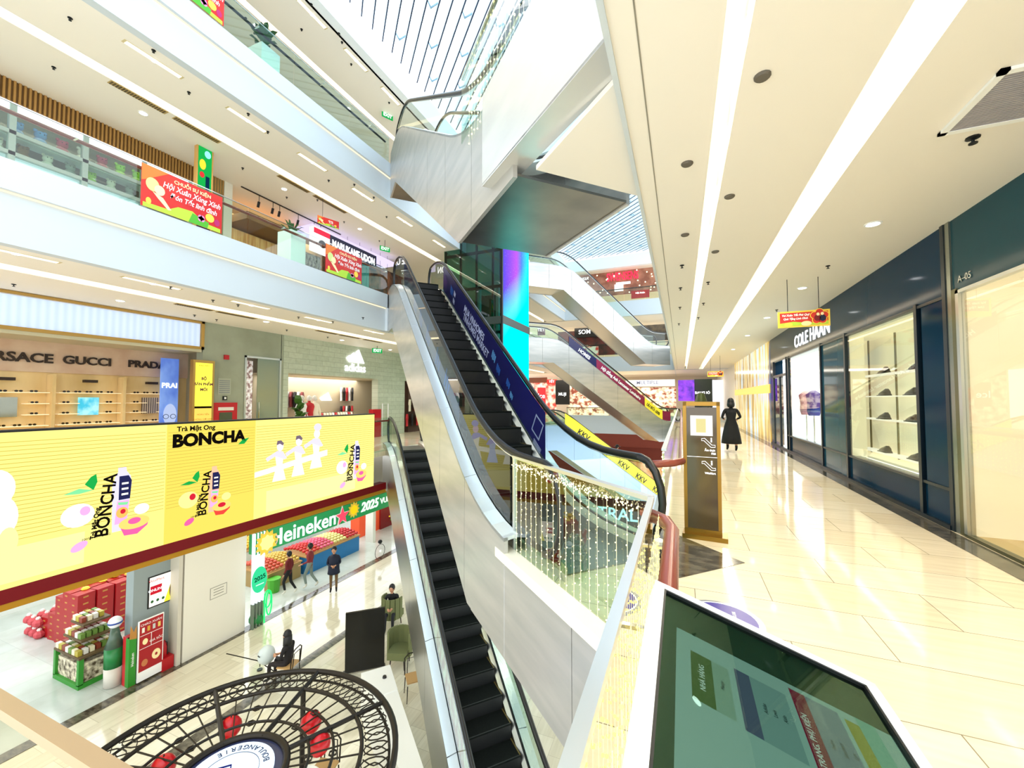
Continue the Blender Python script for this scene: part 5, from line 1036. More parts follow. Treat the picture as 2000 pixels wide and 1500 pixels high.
curtain('fairy_lights','dense curtain of fairy lights on the diagonal glass beside the escalator landing',lambda d:E1(2.2+d,1.915,0),2.05,-.04,1.0,.115,.062,.0052,.0017)
curtain('fairy_lights','curtain of fairy lights running beneath the bright steel cap beside the touch screen',lambda d:Vector((-.14,.5+d,0)),2.3,-.02,.98,.075,.05,.0062,.0013,bm=em('#ffe468',2.2))
curtain('fairy_lights','long curtain of fairy lights along the far corridor balustrade behind the brown totem',lambda d:Vector((-.24,5.8+d,0)),20,-.02,1.0,.14,.1,.012,.002)
def garland(name,label,pts,n,r,amp):
    m=MB()
    for k in range(n):
        q=k/n*(len(pts)-1); i=int(q); a=Vector(pts[i]); b=Vector(pts[i+1]); p=a+(b-a)*(q-i)+Vector((random.uniform(-amp,amp),random.uniform(-amp,amp),random.uniform(-amp,amp))); bulb_at(m,p,r)
    return solo(m,name,label,'fairy lights',None,'stuff')
garland('fairy_lights','bunched fairy lights heaped along the top of the diagonal glass',[E1(2.2,1.9,.97),E1(4.2,1.9,.97)],170,.006,.03)
garland('fairy_lights','bunched fairy lights heaped along the foot of the near glass',[(-.17,.6,.05),(-.17,2.8,.05)],200,.006,.04)
# ================= brown totem sign =================
t=thing('totem_sign','tall dark brown wayfinding totem in a brass frame on a brass base','sign',(.22,5.62,0))
a=onZ(1333,1030,0); f=Fr((.02,5.62,0),(1,-.08,0),(0,0,1)); W_=.42
br=mat('totem_brown','#4a3a20',.12,.2,spec=.8)
m=MB(); f.box(m,.04,W_-.04,.1,1.6,-.05,.0,br); m.obj('panel',t)
m=MB()
for q in((0,.04,.04,1.67),(W_-.04,W_,.04,1.67),(0,W_,1.62,1.67)): f.box(m,q[0],q[1],q[2],q[3],-.06,.012,mat('totem_brass','#9a7434',.35,.85))
m.obj('frame',t); m=MB(); m.prism([f(-.02,0,-.14),f(W_+.06,0,-.14),f(W_+.06,0,.1),f(-.02,0,.1)],(0,0,.055),gold); f.box(m,.0,W_,.05,.11,-.06,.02,gold); m.obj('base',t)
m=MB(); f.rect(m,.085,.335,1.25,1.5,em('#fffdf0',.75),.006); f.rect(m,.15,.26,1.29,1.46,em('#f0e4a0',.65),.008); m.obj('map_panel',t)
m=MB()
for zc_,w in((1.17,'Ẩm thực'),(.89,'WinMart')):
    m.tube([f(.21,zc_+.045,.01),f(.245,zc_+.05,.01),f(.325,zc_-.03,.01),f(.36,zc_-.03,.01),f(.36,zc_-.055,.01),f(.315,zc_-.058,.01),f(.235,zc_+.022,.01),f(.21,zc_+.02,.01)],.003,W1,5,True); f.ell(m,.318,zc_+.052,.008,.008,W1,.012); f.rect(m,.311,.325,zc_+.005,zc_+.04,W1,.012)
    f.text(m,w,.3,zc_-.095,.032,W1,.01,bold=.001,thick=.001)
f.text(m,'F&B',.34,1.035,.03,W1,.01,bold=.001,thick=.001); f.rect(m,.04,W_-.04,.988,.992,W1,.01); m.obj('pictograms',t)
# round floor sign
m=MB(); m.lathe((.26,3.6,.001),[(0,.0),(.30,.0),(.30,.006),(.0,.006)],mat('sticker_ring','#a9adb4',.25,.5),40); f=Fr((.26,3.6,.009),(0,-1,0),(1,0,0))
f.ell(m,0,0,.27,.27,pwhite,.0,36); f.ell(m,0,0,.255,.255,mat('sticker_violet','#3b2f96',.3),.001,36)
for w,y_,s in(('BRITISH COUNCIL',.1,.035),('Anh ngữ',.04,.03),('Lancaster',-.02,.03),('Luminaire',-.08,.03)): f.text(m,w,0,y_,s,pwhite,.002,thick=.001)
solo(m,'floor_sticker','round violet floor sticker with a silver rim half hidden by the touch screen','sticker')
# ================= touch-screen directory =================
t=thing('touch_kiosk','tilted touch screen directory with a white frame in the foreground','kiosk',(.2,.8,0))
O=Vector((-.088,1.452,1.1)); u=Vector((.565,0,-.187)).normalized(); v=Vector((0,-1,0)); wn=u.cross(v)  # u down-slope to the right, v towards the camera
if wn.z<0: wn=-wn
Wd=.6; Ld=1.5
def K(a,b,h=0): return O+u*a+v*b+wn*h
def kbox(m,a0,a1,b0,b1,h0,h1,mt): m.prism([K(a0,b0,h0),K(a1,b0,h0),K(a1,b1,h0),K(a0,b1,h0)],wn*(h1-h0),mt)
kf=mat('kiosk_white','#f4f6f8',.3)
m=MB(); kbox(m,0,Wd,0,Ld,-.06,-.012,kf); m.obj('case',t)
m=MB()
for q in((0,.03,0,Ld),(Wd-.03,Wd,0,Ld),(0,Wd,0,.03)): kbox(m,*q,-.012,.006,kf)
m.obj('frame',t)
m=MB()
for q in((.03,.037,.03,Ld),(Wd-.037,Wd-.03,.03,Ld),(.03,Wd-.03,.03,.037)): kbox(m,*q,-.012,.004,dark)
m.obj('gasket',t)
m=MB(); R4=lambda a0,a1,b0,b1,mt,h: m.quad(K(a0,b0,h),K(a0,b1,h),K(a1,b1,h),K(a1,b0,h),mt)
R4(.03,Wd-.03,.03,Ld,mat('kiosk_bezel','#3f4a40',.25),-.011); R4(.075,Wd-.03,.2,Ld,em('#a9c4bd',.66),-.0105)
R4(.11,.16,.28,.46,em('#5f7d3f',.5),-.010); R4(.16,.2,.28,.46,em('#a9c8b4',.5),-.010); R4(.215,.25,.26,.47,em('#6f7692',.5),-.010); R4(.25,.33,.26,.47,em('#9fc0bd',.5),-.0102)
R4(.345,.38,.22,.60,em('#a53450',.5),-.010); R4(.38,.45,.22,.60,em('#93a0b0',.5),-.0102); R4(.46,.49,.23,.5,em('#b8b13a',.5),-.010); R4(.49,.53,.2,.6,em('#8fd0bb',.5),-.0102)
dsp=m.obj('display',t)
m=MB(); vv=-v; uu=u
def kt(tx,a,b,s,mt=em('#e8f2ee',.7)): m.text(tx,K(a,b,-.0095),-vv*-1 if 0 else Vector((0,1,0)),-u,s,mt,thick=.0004)
kt('NHÀ HÀNG',.135,.37,.018); kt('THỜI TRANG, PHỤ KIỆN',.36,.40,.018)
for i,(tx,a) in enumerate((('Mango',.18),('Adidas',.27),('Levis',.29),('Aldo',.31),('Pedro',.40),('Skechers',.42),('Lyn',.44))): kt(tx,a,.36,.012,em('#33403c',.5)); 
m.obj('display_text',dsp)
m=MB(); kbox(m,.03,Wd-.03,.03,Ld,-.004,-.0035,glass('kiosk_glass','#c9dcd2',2.6)); m.obj('cover_glass',t)
m=MB(); m.box(.05,.4,.45,1.1,0,.85,kf); m.obj('pedestal',t)

# ================= ground hall =================
# white pier and grey recess with wall screen
m=MB(); m.box(-13.7,-13.2,7.45,9.25,G,-1.7,mat('pier_white','#e9e4d8',.5)); m.box(-13.9,-13.2,7.3,7.4,G,-1.7,mat('pier_edge','#cfc8ba',.4)); struct('wall_left',m)
m=MB(); m.box(-13.95,-13.6,6.45,7.32,G,-1.7,mat('recess_grey','#8f9a9b',.55)); struct('wall_left',m)
m=MB(); f=LX(-13.195); f.rect(m,8.15,8.65,-4.35,-4.0,mat('plaque_line','#9a9689',.5)); f.rect(m,8.17,8.63,-4.33,-4.02,mat('pier_white'),.002)
for k in range(3): f.rect(m,8.25,8.55,-4.1-k*.08,-4.075-k*.08,mat('plaque_line'),.003)
solo(m,'wall_plaque','small framed notice on the white pier of the ground hall','notice')
t=thing('wall_screen','bright advert screen in a black frame on the grey recess of the ground hall','screen',(-13.55,6.95,-3.8))
f=LX(-13.58); a=onX(290,1130,-13.58); b=onX(349,1196,-13.58); y0,y1=a.y,b.y; z1=a.z+.02; z0=z1-.85
m=MB(); f.box(m,y0,y1,z0,z1,-.05,0,black); m.obj('frame',t); m=MB(); f.rect(m,y0+.03,y1-.03,z0+.03,z1-.03,em('#fbf3df',.95),.004); f.rect(m,y0+.05,y0+(y1-y0)*.42,z0+.35,z0+.58,em('#c0202f',.8),.006); f.text(m,'ONLINE',y0+(y1-y0)*.24,z0+.46,.1,W1,.008,thick=.002); f.text(m,'WinMart',y0+(y1-y0)*.25,z1-.13,.1,em('#c0202f',.8),.008,thick=.002)
f.pl(m,[(y0+(y1-y0)*.5,z0+.03),(y0+(y1-y0)*.8,z0+.03),(y0+(y1-y0)*.7,z0+.5)],em('#f5e63a',.9),.006); f.ell(m,y1-.16,z0+.3,.1,.26,em('#5a3a34',.6),.007); f.ell(m,y1-.16,z0+.52,.05,.08,em('#e9b99a',.8),.009)
for k in range(3): f.ell(m,y0+.1+k*.13,z0+.16,.035,.04,em('#3a6a3a',.6),.006)
m.obj('screen_face',t)
def crate(name,mt,sx,sy,sz,detail=None):
    m=MB(); m.box(-sx/2,sx/2,-sy/2,sy/2,0,sz,mt)
    if detail: m.box(sx/2,sx/2+.003,-sy*.2,sy*.1,sz*.4,sz*.62,detail); m.box(-sx*.2,sx*.1,-sy/2-.003,-sy/2,sz*.4,sz*.62,detail)
    return m
giftm=mat('gift_red','#a30d16',.35); gd=mat('gift_gold','#b8803a',.4); gift=None
def putbox(x,y,z,lab,grp,ang=.1):
    global gift
    if gift is None: gift=crate('gift_box',giftm,.36,.42,.2,gd).obj('gift_box'); o=gift
    else: o=gift.copy(); C.objects.link(o)
    o.location=(x,y,z); o.rotation_euler=(0,0,ang); tag(o,lab,'box',grp)
for k in range(8):
    for i in range(4):
        for j in range(5):
            if k>=7-(j//1)+ (2 if j<3 else 0): continue
            putbox(-17.0-j*.43,8.15-i*.45,G+k*.2,'red and gold gift box in the tall stepped stack in the market','red gift boxes in the stepped stack')
m=MB()
for k in range(26): m.ball((-17.2-random.random()*1.1,8.1-random.random()*1.3,G+1.55+random.random()*.14),.11,mat('yellow_pack','#e6c22f',.5),7,4,.6)
solo(m,'snack_packs','loose heap of yellow snack packs on top of the red gift boxes','packs',kind='stuff')
bag=None
for k in range(30):
    x=-18.75-.3*(k%3)-.1*(k//15); y=6.5+.3*(k//3%5); z=G+.02+.33*(k//15)
    if bag is None: m=MB(); m.ball((0,0,.1),.14,mat('gift_bag','#c84a52',.5),8,5,.9); m.ball((0,0,.24),.06,mat('gift_bow','#efe3dc',.5),6,4); bag=m.obj('gift_basket'); o=bag
    else: o=bag.copy(); C.objects.link(o)
    o.location=(x,y,z); tag(o,'wrapped red gift basket piled left of the red gift boxes','basket','wrapped gift baskets beside the gift boxes')
# tiered green-based snack stand
t=thing('market_stand','tiered market stand with a green base piled with packets','stand',(-14.9,6.3,G)); gb=mat('stand_green','#2c8a24',.45); sd=mat('stand_wood','#5a4526',.6)
X0,X1,Y0_,Y1_=-15.75,-14.45,5.75,6.7
m=MB(); m.box(X0,X1,Y0_,Y1_,G,G+.12,gb)
for x in(X0,X1-.1): 
    for y in(Y0_,Y1_-.1): m.box(x,x+.1,y,y+.1,G+.1,G+.75,gb)
m.obj('base_frame',t); m=MB(); m.box(X0+.06,X1-.06,Y0_+.06,Y1_-.06,G+.12,G+.6,noisy('packets_front','#efe2c4','#4a3a22',9,.6)); m.obj('stocked_body',t)
for z,i in((.75,0),(1.1,.18),(1.45,.32)): m=MB(); m.box(X0+i,X1-i,Y0_+i*.6,Y1_-i*.6,G+z,G+z+.05,sd); m.obj('tier',t)
pks={}
for z,i,n in((.8,0,42),(1.15,.18,25),(1.5,.32,12)):
    for k in range(n):
        c=['#efe3c0','#b3a23a','#8a3a24','#e9e4da','#6a8a3a'][k%5]
        if c not in pks: m=MB(); m.box(-.07,.07,-.045,.045,0,.13,mat('pack'+c,c,.5)); pks[c]=m.obj('snack_packet'); o=pks[c]
        else: o=pks[c].copy(); C.objects.link(o)
        nxx=int((X1-X0-2*i-.1)/.165); o.location=(X0+i+.1+(k%nxx)*.165,min(Y0_+i*.6+.07+(k//nxx)*.125,Y1_-i*.6-.05),G+z); tag(o,'small snack packet standing on a tier of the green-based market stand','packet','snack packets on the green-based stand')
t=thing('bottle_standee','giant beer bottle shaped standee with a green label beside the market stand','standee',(-13.9,6.22,G))
m=MB(); m.lathe((-13.9,6.22,G),[(.0,.02),(.19,.02),(.2,.5)],mat('label_white','#d9d2c8'),18); m.lathe((-13.9,6.22,G),[(.2,.5),(.2,1.0)],mat('beer_green','#147a3a',.3),18); m.lathe((-13.9,6.22,G),[(.2,1.0),(.12,1.25),(.08,1.5)],mat('glass_grey','#4d6354',.2),18); m.obj('body',t,smooth=True)
m=MB(); m.ball((-13.9,6.22,G+1.62),.15,mat('cap_white','#eef1f6',.3),14,8); m.lathe((-13.9,6.22,G+1.62),[(.152,-.02),(.155,0),(.152,.02)],mat('cap_blue','#2a4aa0',.4),18); m.obj('cap',t,smooth=True)
t=thing('promo_panel','red and green promotional box panel between the bottle standee and the poster board','display',(-13.6,6.4,G))
m=MB(); m.box(-13.68,-13.36,6.3,6.44,G,G+1.25,mat('promo_red','#c8252a',.4)); m.obj('body',t); m=MB(); m.box(-13.5,-13.352,6.28,6.44,G+.02,G+1.25,gb); m.obj('side_panel',t); m=MB(); m.pl=None; f=LX(-13.35); f.pl(m,[(6.28,G+1.25),(6.44,G+1.2),(6.43,G+1.55),(6.37,G+1.4),(6.3,G+1.6)],gd,.0); f.text(m,'Heineken',6.36,G+.7,.09,pwhite,.004,ang=PI/2,thick=.002); m.obj('gold_trim',t)
t=thing('poster_board','tall red promotional poster board standing at the market edge','poster',(-13.3,6.75,G))
m=MB(); f=LX(-13.3); f.box(m,6.45,7.02,G+.05,G+1.62,-.04,0,pwhite); f.rect(m,6.47,7.0,G+.3,G+1.6,mat('board_red','#a8101c',.4),.003)
f.text(m,'CHÀO XUÂN',6.73,G+1.5,.08,pwhite,.005,thick=.002); f.text(m,'GIÁ SỐC',6.85,G+1.0,.08,pwhite,.005,thick=.002)
for q in(.88,1.22): f.rect(m,6.48,6.99,G+q,G+q+.012,pwhite,.005)
f.rect(m,6.73,6.742,G+.88,G+1.22,pwhite,.005); f.ell(m,6.86,G+.6,.1,.13,bcream,.005); f.ell(m,6.86,G+.6,.03,.04,mat('board_red'),.007)
for k,c in enumerate(('#e9e4da','#d8a23a','#c8c8c8','#e9c86a')): f.rect(m,6.52+k*.12,6.58+k*.12,G+1.3,G+1.43,mat('pack_p'+c,c,.5),.006)
f.ell(m,6.6,G+1.05,.06,.08,bcream,.006); f.ell(m,6.6,G+.5,.07,.09,mat('ginger','#c87a4a',.5),.006); m.obj('printed_face',t)
t=thing('fire_extinguisher','red fire extinguisher in a red stand behind the poster board','fire extinguisher',(-13.5,7.2,G)); fr2=mat('fire_red')
m=MB(); m.lathe((-13.45,7.12,G+.12),[(0,0),(.09,.0),(.09,.5),(.04,.6),(.03,.64)],fr2,12); m.obj('cylinder',t,smooth=True); m=MB(); m.tube([(-13.45,7.12,G+.74),(-13.38,7.16,G+.72),(-13.36,7.16,G+.4)],.015,black,6); m.obj('hose',t); m=MB(); m.box(-13.58,-13.28,7.0,7.28,G,G+.34,fr2); m.obj('stand',t)
# beer-branded arch to the fruit market
gr=mat('arch_green','#1d9150',.4,emit=.15); t=thing('shop_arch','green beer-branded arch band with white lettering and a red star over the fruit market','sign',(-13,12.5,-3))
f=LX(-13.0); m=MB(); m.box(-13.3,-13.0,9.4,17.2,-3.42,-2.72,gr); m.obj('band',t)
m=MB(); m.box(-13.35,-13.05,9.3,17.2,-2.72,-1.65,mat('ochre_wall','#b58a2c',.5)); m.obj('upper_band',t)
m=MB(); f.text(m,'Heineken',11.35,-3.1,.78,em('#f2f6ff',1.15),.0,bold=.01,thick=.012,wide=.98); m.obj('lettering',t)
m=MB(); f.text(m,'2025',14.75,-3.05,.55,em('#eaf7e8',.9),.0,bold=.012,thick=.03,shear=.2); f.text(m,'VUI XUÂN',16.3,-3.05,.36,em('#eaf7e8',.9),.0,bold=.004,thick=.02); m.obj('slogan',t)
def star(m,f,y,z,r,mt,off,n=5,q=.42,w=.03):
    pts=[(y+(r if k%2==0 else r*q)*math.sin(PI*k/n),z+(r if k%2==0 else r*q)*math.cos(PI*k/n)) for k in range(2*n)]; m.prism([f(a,b,off) for a,b in pts[::-1]],f.w*w,mt)
m=MB(); star(m,f,13.1,-3.1,.42,pwhite,.02); star(m,f,13.1,-3.1,.34,em('#e0455a',.9),.05); m.obj('red_star',t)
m=MB(); star(m,f,13.75,-3.0,.34,byel,.02,12,.7); star(m,f,13.75,-3.0,.2,em('#e9c21a',.8),.05,8,.8); m.obj('sun_flower',t)
m=MB(); star(m,f,9.75,-3.1,.42,byel,.06,12,.72); star(m,f,9.75,-3.1,.26,em('#fff08a',.9),.09,8,.8); m.obj('sun_flower',t)
m=MB(); f.ell(m,10.05,-3.1,.13,.2,em('#f2b8a8',.8),.06); f.ell(m,10.05,-3.1,.09,.15,gr,.065); m.obj('ring_emblem',t)
for y in(9.36,9.47,9.58,9.69): m=MB(); m.box(-13.1,-12.98,y,y+.045,-5.0,-2.72,em('#dfeefa',.9)); m.obj('light_bar',t)
for y in(9.36,9.47,9.58,9.69): m=MB(); m.box(-13.1,-12.98,y,y+.045,G,-5.0,mat('bar_grey','#6f7f6f',.4)); m.obj('bar_base',t)
m=MB(); f.ell(m,9.55,-4.25,.27,.42,em('#35c98a',.85),.04,24); f.text(m,'2025',9.56,-4.2,.2,em('#0f5a3a',.6),.05,bold=.006,thick=.004,ang=.12); f.rect(m,9.42,9.7,-4.42,-4.39,em('#d8ffe8',.8),.05); m.obj('green_medallion',t)
m=MB()
for q in((9.85,-5.0,.12,.28),(9.9,-5.15,.1,.4)): m.tube([f(q[0]+q[2]*math.cos(2*PI*k/20),q[1]+q[3]*math.sin(2*PI*k/20),.05) for k in range(20)],.022,em('#1fe85a',1.6),6,True)
m.tube([f(9.75,G+.05,.04),f(9.75,-4.8,.04)],.02,em('#1fe85a',1.6),6); m.obj('neon_loops',t)
m=MB(); m.ball((-13.15,9.6,G+.22),.22,mat('beer_green'),12,7); m.obj('floor_bottle',t,smooth=True)
m=MB(); m.box(-15.5,-15.0,17.3,17.5,G,-1.7,mat('pier_white')); struct('wall_left',m)
# fruit market
fr={}
def fruit(c,x,y,z,r,lab,grp,nm='apple'):
    k=(nm,c)
    if k not in fr: m=MB(); m.ball((0,0,0),1,mat('fruit'+c,c,.4),7,5,.9); m.tube([(0,0,.8),(.1,0,1.15)],.08,mat('bark'),4); fr[k]=m.obj(nm,smooth=True); o=fr[k]
    else: o=fr[k].copy(); C.objects.link(o)
    o.location=(x,y,z); o.scale=(r,r,r); o.rotation_euler=(0,0,random.random()*6); tag(o,lab,'fruit',grp)
def stand(x0,x1,y0,y1,h,label,rows,body):
    t=thing('fruit_stand',label,'stand',((x0+x1)/2,(y0+y1)/2,G)); m=MB(); m.box(x0,x1,y0,y1,G,G+h,mat(body[0],body[1],.5)); m.obj('body',t); m=MB(); m.box(x0-.04,x1+.04,y0-.04,y1+.04,G+h,G+h+.05,mat('tray_wood','#b08a52',.6)); m.obj('tray',t)
    n=len(rows); L=(y1-y0)/n
    for i,(nm,c,word) in enumerate(rows):
        a=y0+L*i
        nx=int((x1-x0)/.17); ny=int(L/.17)
        for p in range(nx):
            for q in range(ny):
                hh=.14*math.sin(PI*(p+.5)/nx)
                fruit(c,x0+(x1-x0)*(p+.5)/nx,a+L*(q+.5)/ny,G+h+.13+hh,.08,'%s in the heap on the %s'%(word+' '+nm.replace('_',' '),label.split(' with')[0]),'%s heap on the %s'%(word,label.split(' with')[0]),nm)
stand(-16.7,-15.0,11.4,12.9,.62,'low corner fruit stand with wicker baskets',[('peach','#c8503a','red-orange'),('pear','#c9a84a','golden')],('stand_wicker','#a58a55'))
stand(-16.4,-14.9,13.1,16.2,.72,'long blue-sided fruit stand with mixed fruit',[('apple','#c42a2a','red'),('dragon_fruit','#d8587a','pink'),('melon','#d8d38a','pale'),('apple','#b7202a','deep red')],('stand_blue','#1f78b8'))
stand(-18.6,-17.2,12.0,16.8,1.0,'rear raised fruit stand with bunches',[('mango','#d8b23a','yellow'),('guava','#a8c86a','green'),('orange','#e8923a','orange'),('banana','#e6d23f','yellow-green')],('stand_pale','#cfd6cf'))
for k in range(6): x=-15.15-.26*k; m=MB(); m.lathe((0,0,0),[(.1,0),(.13,.55),(.14,.56),(0,.56)],wavy('wicker','#8a6a35','#c9a765',14,'Z',.7),10); base(m,'wicker_basket',(x,11.2,G)); o=C.objects[-1] if 0 else bpy.data.objects[-1]
wb=[o for o in bpy.data.objects if o.name.startswith('wicker_basket')]
for i,o in enumerate(wb): o.location=(-15.1-.27*i,11.18,G); tag(o,'tall round wicker basket standing at the near end of the corner fruit stand','basket','wicker baskets at the corner fruit stand')
m=MB(); m.lathe((-14.8,11.5,G),[(.2,0),(.24,.5),(.25,.52),(0,.52)],mat('crate_green','#4aa82a',.5),10); solo(m,'green_tub','bright green tub at the near corner of the fruit stands','tub')
m=MB()
for k in range(3): m.box(-21.3,-20.9,11+k*2.4,13.2+k*2.4,G,G+2.2,noisy('shelf_goods','#c08a3a','#5a3a20',4,.6,emit=.1))
solo(m,'market_shelving','wooden back shelving of packaged goods behind the fruit stands','shelving')
t=thing('vending_display','tall orange-red drinks display at the back right of the fruit market','display',(-16.3,18.8,G)); a=onX(665,1005,-16); 
m=MB(); m.box(-16.8,-16.2,17.6,19.2,G,G+1.9,mat('drink_orange','#e0522a',.4,emit=.15)); m.obj('body',t); m=MB(); LX(-16.19).text(m,'VUI TẾT',18.4,G+1.3,.3,bcream,.0,thick=.01); m.obj('lettering',t); m=MB(); m.box(-16.8,-16.1,19.2,20.2,G,G+2.3,mat('drink_maroon','#8a1a1c',.4)); m.obj('side_unit',t)
for k,(x,y) in enumerate(((-15.2,19.5),(-14.8,20.2),(-14.4,19.2),(-15.6,20.6),(-15,21))):
    t=thing('flower_bucket',['yellow flowers in a black bucket, nearest the fruit stands','yellow flowers in a black bucket behind the nearest one','white and yellow flowers in a bucket by the wooden tray','tall yellow flower bunch at the back of the flower group','small yellow flower bunch at the far right of the flower group'][k],'flowers',(x,y,G)); m=MB(); m.lathe((x,y,G),[(.15,0),(.2,.4),(0,.4)],dark,10); m.obj('bucket',t); m=MB()
    for j in range(40): m.ball((x+random.uniform(-.32,.32),y+random.uniform(-.32,.32),G+.5+random.uniform(0,.35)),.05,mat('petal_%d'%(j%3),['#f0d92a','#e9e4a8','#5f8a2a'][j%3],.6),5,3)
    m.obj('blooms',t,kind='stuff')
for k,(x,y) in enumerate(((-16.0,22.2),(-15.0,22.8))): plant('potted_tree',['dark leafy potted tree behind the flower buckets','second dark leafy potted tree at the back of the market'][k],x,y,G+.6,34,1.3,.2,'#24401c',1.4,.9,pot=(.3,.5,'pot_dark','#2c2a28'))
# ---------- tall glass screen with bronze top rail, near left ----------
t=thing('glass_screen','tall glass screen with a tan top rail crossing the bottom left corner','screen',(-6.4,1.45,G))
m=MB(); m.box(-9,-3.0,1.44,1.455,G,-.58,glass('screen_tint','#f7f2e4',.5)); m.obj('glass_panel',t); m=MB(); m.box(-9,-3.0,1.40,1.50,-.60,-.53,mat('tan_rail','#b79a76',.4,.3)); m.obj('top_rail',t)
# ================= bakery kiosk with iron canopy =================
CX,CY,CZ=-5.27,3.53,-3.0; iron=mat('iron_black','#2b2622',.4,.6)
t=thing('iron_canopy','round wrought iron canopy with scrollwork over the bakery stand','canopy',(CX,CY,CZ))
def ring(r,z,rad,mt,n=72): m=MB(); m.tube([(CX+r*math.cos(2*PI*k/n),CY+r*math.sin(2*PI*k/n),z) for k in range(n)],rad,mt,6,True); return m
ring(2.0,CZ,.045,iron).obj('outer_ring',t,smooth=True); ring(1.92,CZ-.1,.02,iron).obj('outer_ring',t,smooth=True); ring(1.56,CZ,.03,iron).obj('inner_ring',t,smooth=True); ring(1.2,CZ,.02,iron).obj('inner_ring',t); ring(.9,CZ,.02,iron).obj('inner_ring',t); ring(.64,CZ,.05,iron,48).obj('hub_ring',t,smooth=True)
for k in range(8):
    a=2*PI*k/8+.3; c,s=math.cos(a),math.sin(a); m=MB(); m.tube([(CX+.6*c,CY+.6*s,CZ),(CX+2.0*c,CY+2.0*s,CZ)],.035,iron,6); m.obj('main_rib',t)
m=MB()
for k in range(40):
    if k%5==0: continue
    a=2*PI*k/40+.3; c,s=math.cos(a),math.sin(a); m.tube([(CX+.66*c,CY+.66*s,CZ),(CX+1.56*c,CY+1.56*s,CZ)],.011,iron,4)
m.obj('thin_ribs',t)
m=MB(); n=44
for k in range(n):
    a=2*PI*(k+.5)/n; 
    def pt(da,r): return (CX+r*math.cos(a+da),CY+r*math.sin(a+da),CZ)
    w=PI/n*.88; rr=lambda q:1.76+.17*math.sin(q)
    m.tube([pt(w*math.cos(q),rr(q)) for q in [2*PI*j/12 for j in range(12)]],.009,iron,4,True)
    m.tube([pt(-w*.8,1.6),pt(0,1.7),pt(-w*.2,1.76),pt(0,1.82),pt(w*.8,1.92)],.008,iron,4); m.tube([pt(w*.8,1.6),pt(0,1.7),pt(w*.2,1.76),pt(0,1.82),pt(-w*.8,1.92)],.008,iron,4)
m.obj('scrollwork',t)
for k in range(16):
    m=MB()
    a=2*PI*k/16+.3
    for r in(.9,1.2): m.tube([(CX+r*math.cos(a)+.05*math.cos(q),CY+r*math.sin(a)+.05*math.sin(q),CZ+.0) for q in [2*PI*j/6 for j in range(6)]],.012,iron,4,True)
    m.obj('rosette',t)
m=MB(); m.lathe((CX,CY,CZ-.06),[(0,0),(.62,0),(.62,.05),(.0,.05)],mat('hub_navy','#2a2f52',.4),48); m.obj('hub_disc',t)
m=MB(); m.lathe((CX,CY,CZ+.0),[(0,0),(.5,0),(.5,.03),(0,.03)],em('#d3e6ff',.95),48); m.obj('lit_sign',t,'pale blue lit round bakery sign'); m=MB(); st='BOULANGERIE'; 
for i,ch in enumerate(st):
    a=math.radians(55+10.5*i); r=.41; o=Vector((CX+r*math.cos(a),CY+r*math.sin(a),CZ+.035)); m.text(ch,o,(-math.sin(a),math.cos(a),0),(-math.cos(a),-math.sin(a),0),.1,em('#2a3350',.6),thick=.004)
m.tube([(CX-.22,CY-.02,CZ+.04),(CX-.1,CY+.1,CZ+.04),(CX+.02,CY+.0,CZ+.04),(CX+.14,CY+.12,CZ+.04),(CX+.26,CY-.02,CZ+.04)],.01,em('#2a2f7a',.6),5); m.tube([(CX+.33*math.cos(2*PI*k/40),CY+.33*math.sin(2*PI*k/40),CZ+.038) for k in range(40)],.003,em('#2a3350',.6),4,True); m.obj('sign_lettering',t)
for k in range(4): a=2*PI*k/4+.3; m=MB(); m.tube([(CX+1.56*math.cos(a),CY+1.56*math.sin(a),CZ),(CX+1.56*math.cos(a),CY+1.56*math.sin(a),G)],.04,iron,8); m.obj('post',t)
ap=None
for i,(px,py,l) in enumerate(((450,1412,'red apple ornament hung on the canopy behind the round sign'),(608,1402,'folded red apple ornament beside the thick canopy rib'),(624,1444,'large red apple ornament right of the round sign'),(455,1412,None),(318,1490,'red apple ornament at the left foot of the canopy'))):
    if l is None: continue
    p=onZ(px,py,CZ-.08); m=MB(); m.ball((0,0,0),.15,mat('lacquer_red','#c8101c',.3),12,8,1.0); m.tube([(0,0,.09),(.02,0,.17)],.01,iron,5); o=base(m,'apple_ornament',(0,0,0)); o.location=p-Vector((0,0,.06)); tag(o,l,'ornament'); o.data.polygons.foreach_set('use_smooth',[True]*len(o.data.polygons))
# counters and tables of the bakery
wc=mat('counter_white','#f3f3ef',.35)
t=thing('white_counter','long white bakery counter angled beside the lower escalator','counter',(-5.5,7.2,G))
m=MB(); m.prism([(-7.12,7.86,G),(-6.69,8.38,G),(-5.98,7.76,G),(-6.3,7.3,G)],(0,0,1.0),wc); m.prism([(-6.3,7.3,G),(-5.98,7.76,G),(-4.2,6.25,G),(-4.45,5.98,G)],(0,0,.98),wc); m.obj('body',t); m=MB(); m.lathe((-6.5,7.95,G+1.0),[(0,0),(.05,0),(.04,.04),(0,.04)],black,10); m.obj('bell',t)
t=thing('standing_screen','large black standing screen seen from behind between the canopy and the escalator','screen',(-8.1,9.1,G))
m=MB(); m.prism([(-8.55,8.82,G+.05),(-7.78,9.5,G+.05),(-7.82,9.55,G+.05),(-8.59,8.87,G+.05)],(0,0,1.6),mat('screen_black','#060707',.2)); m.obj('panel',t); m=MB(); m.prism([(-8.6,8.8,G+.03),(-7.76,9.52,G+.03),(-7.82,9.58,G+.03),(-8.64,8.86,G+.03)],(0,0,.05),mat('screen_edge','#4a4743',.4)); m.obj('foot',t)
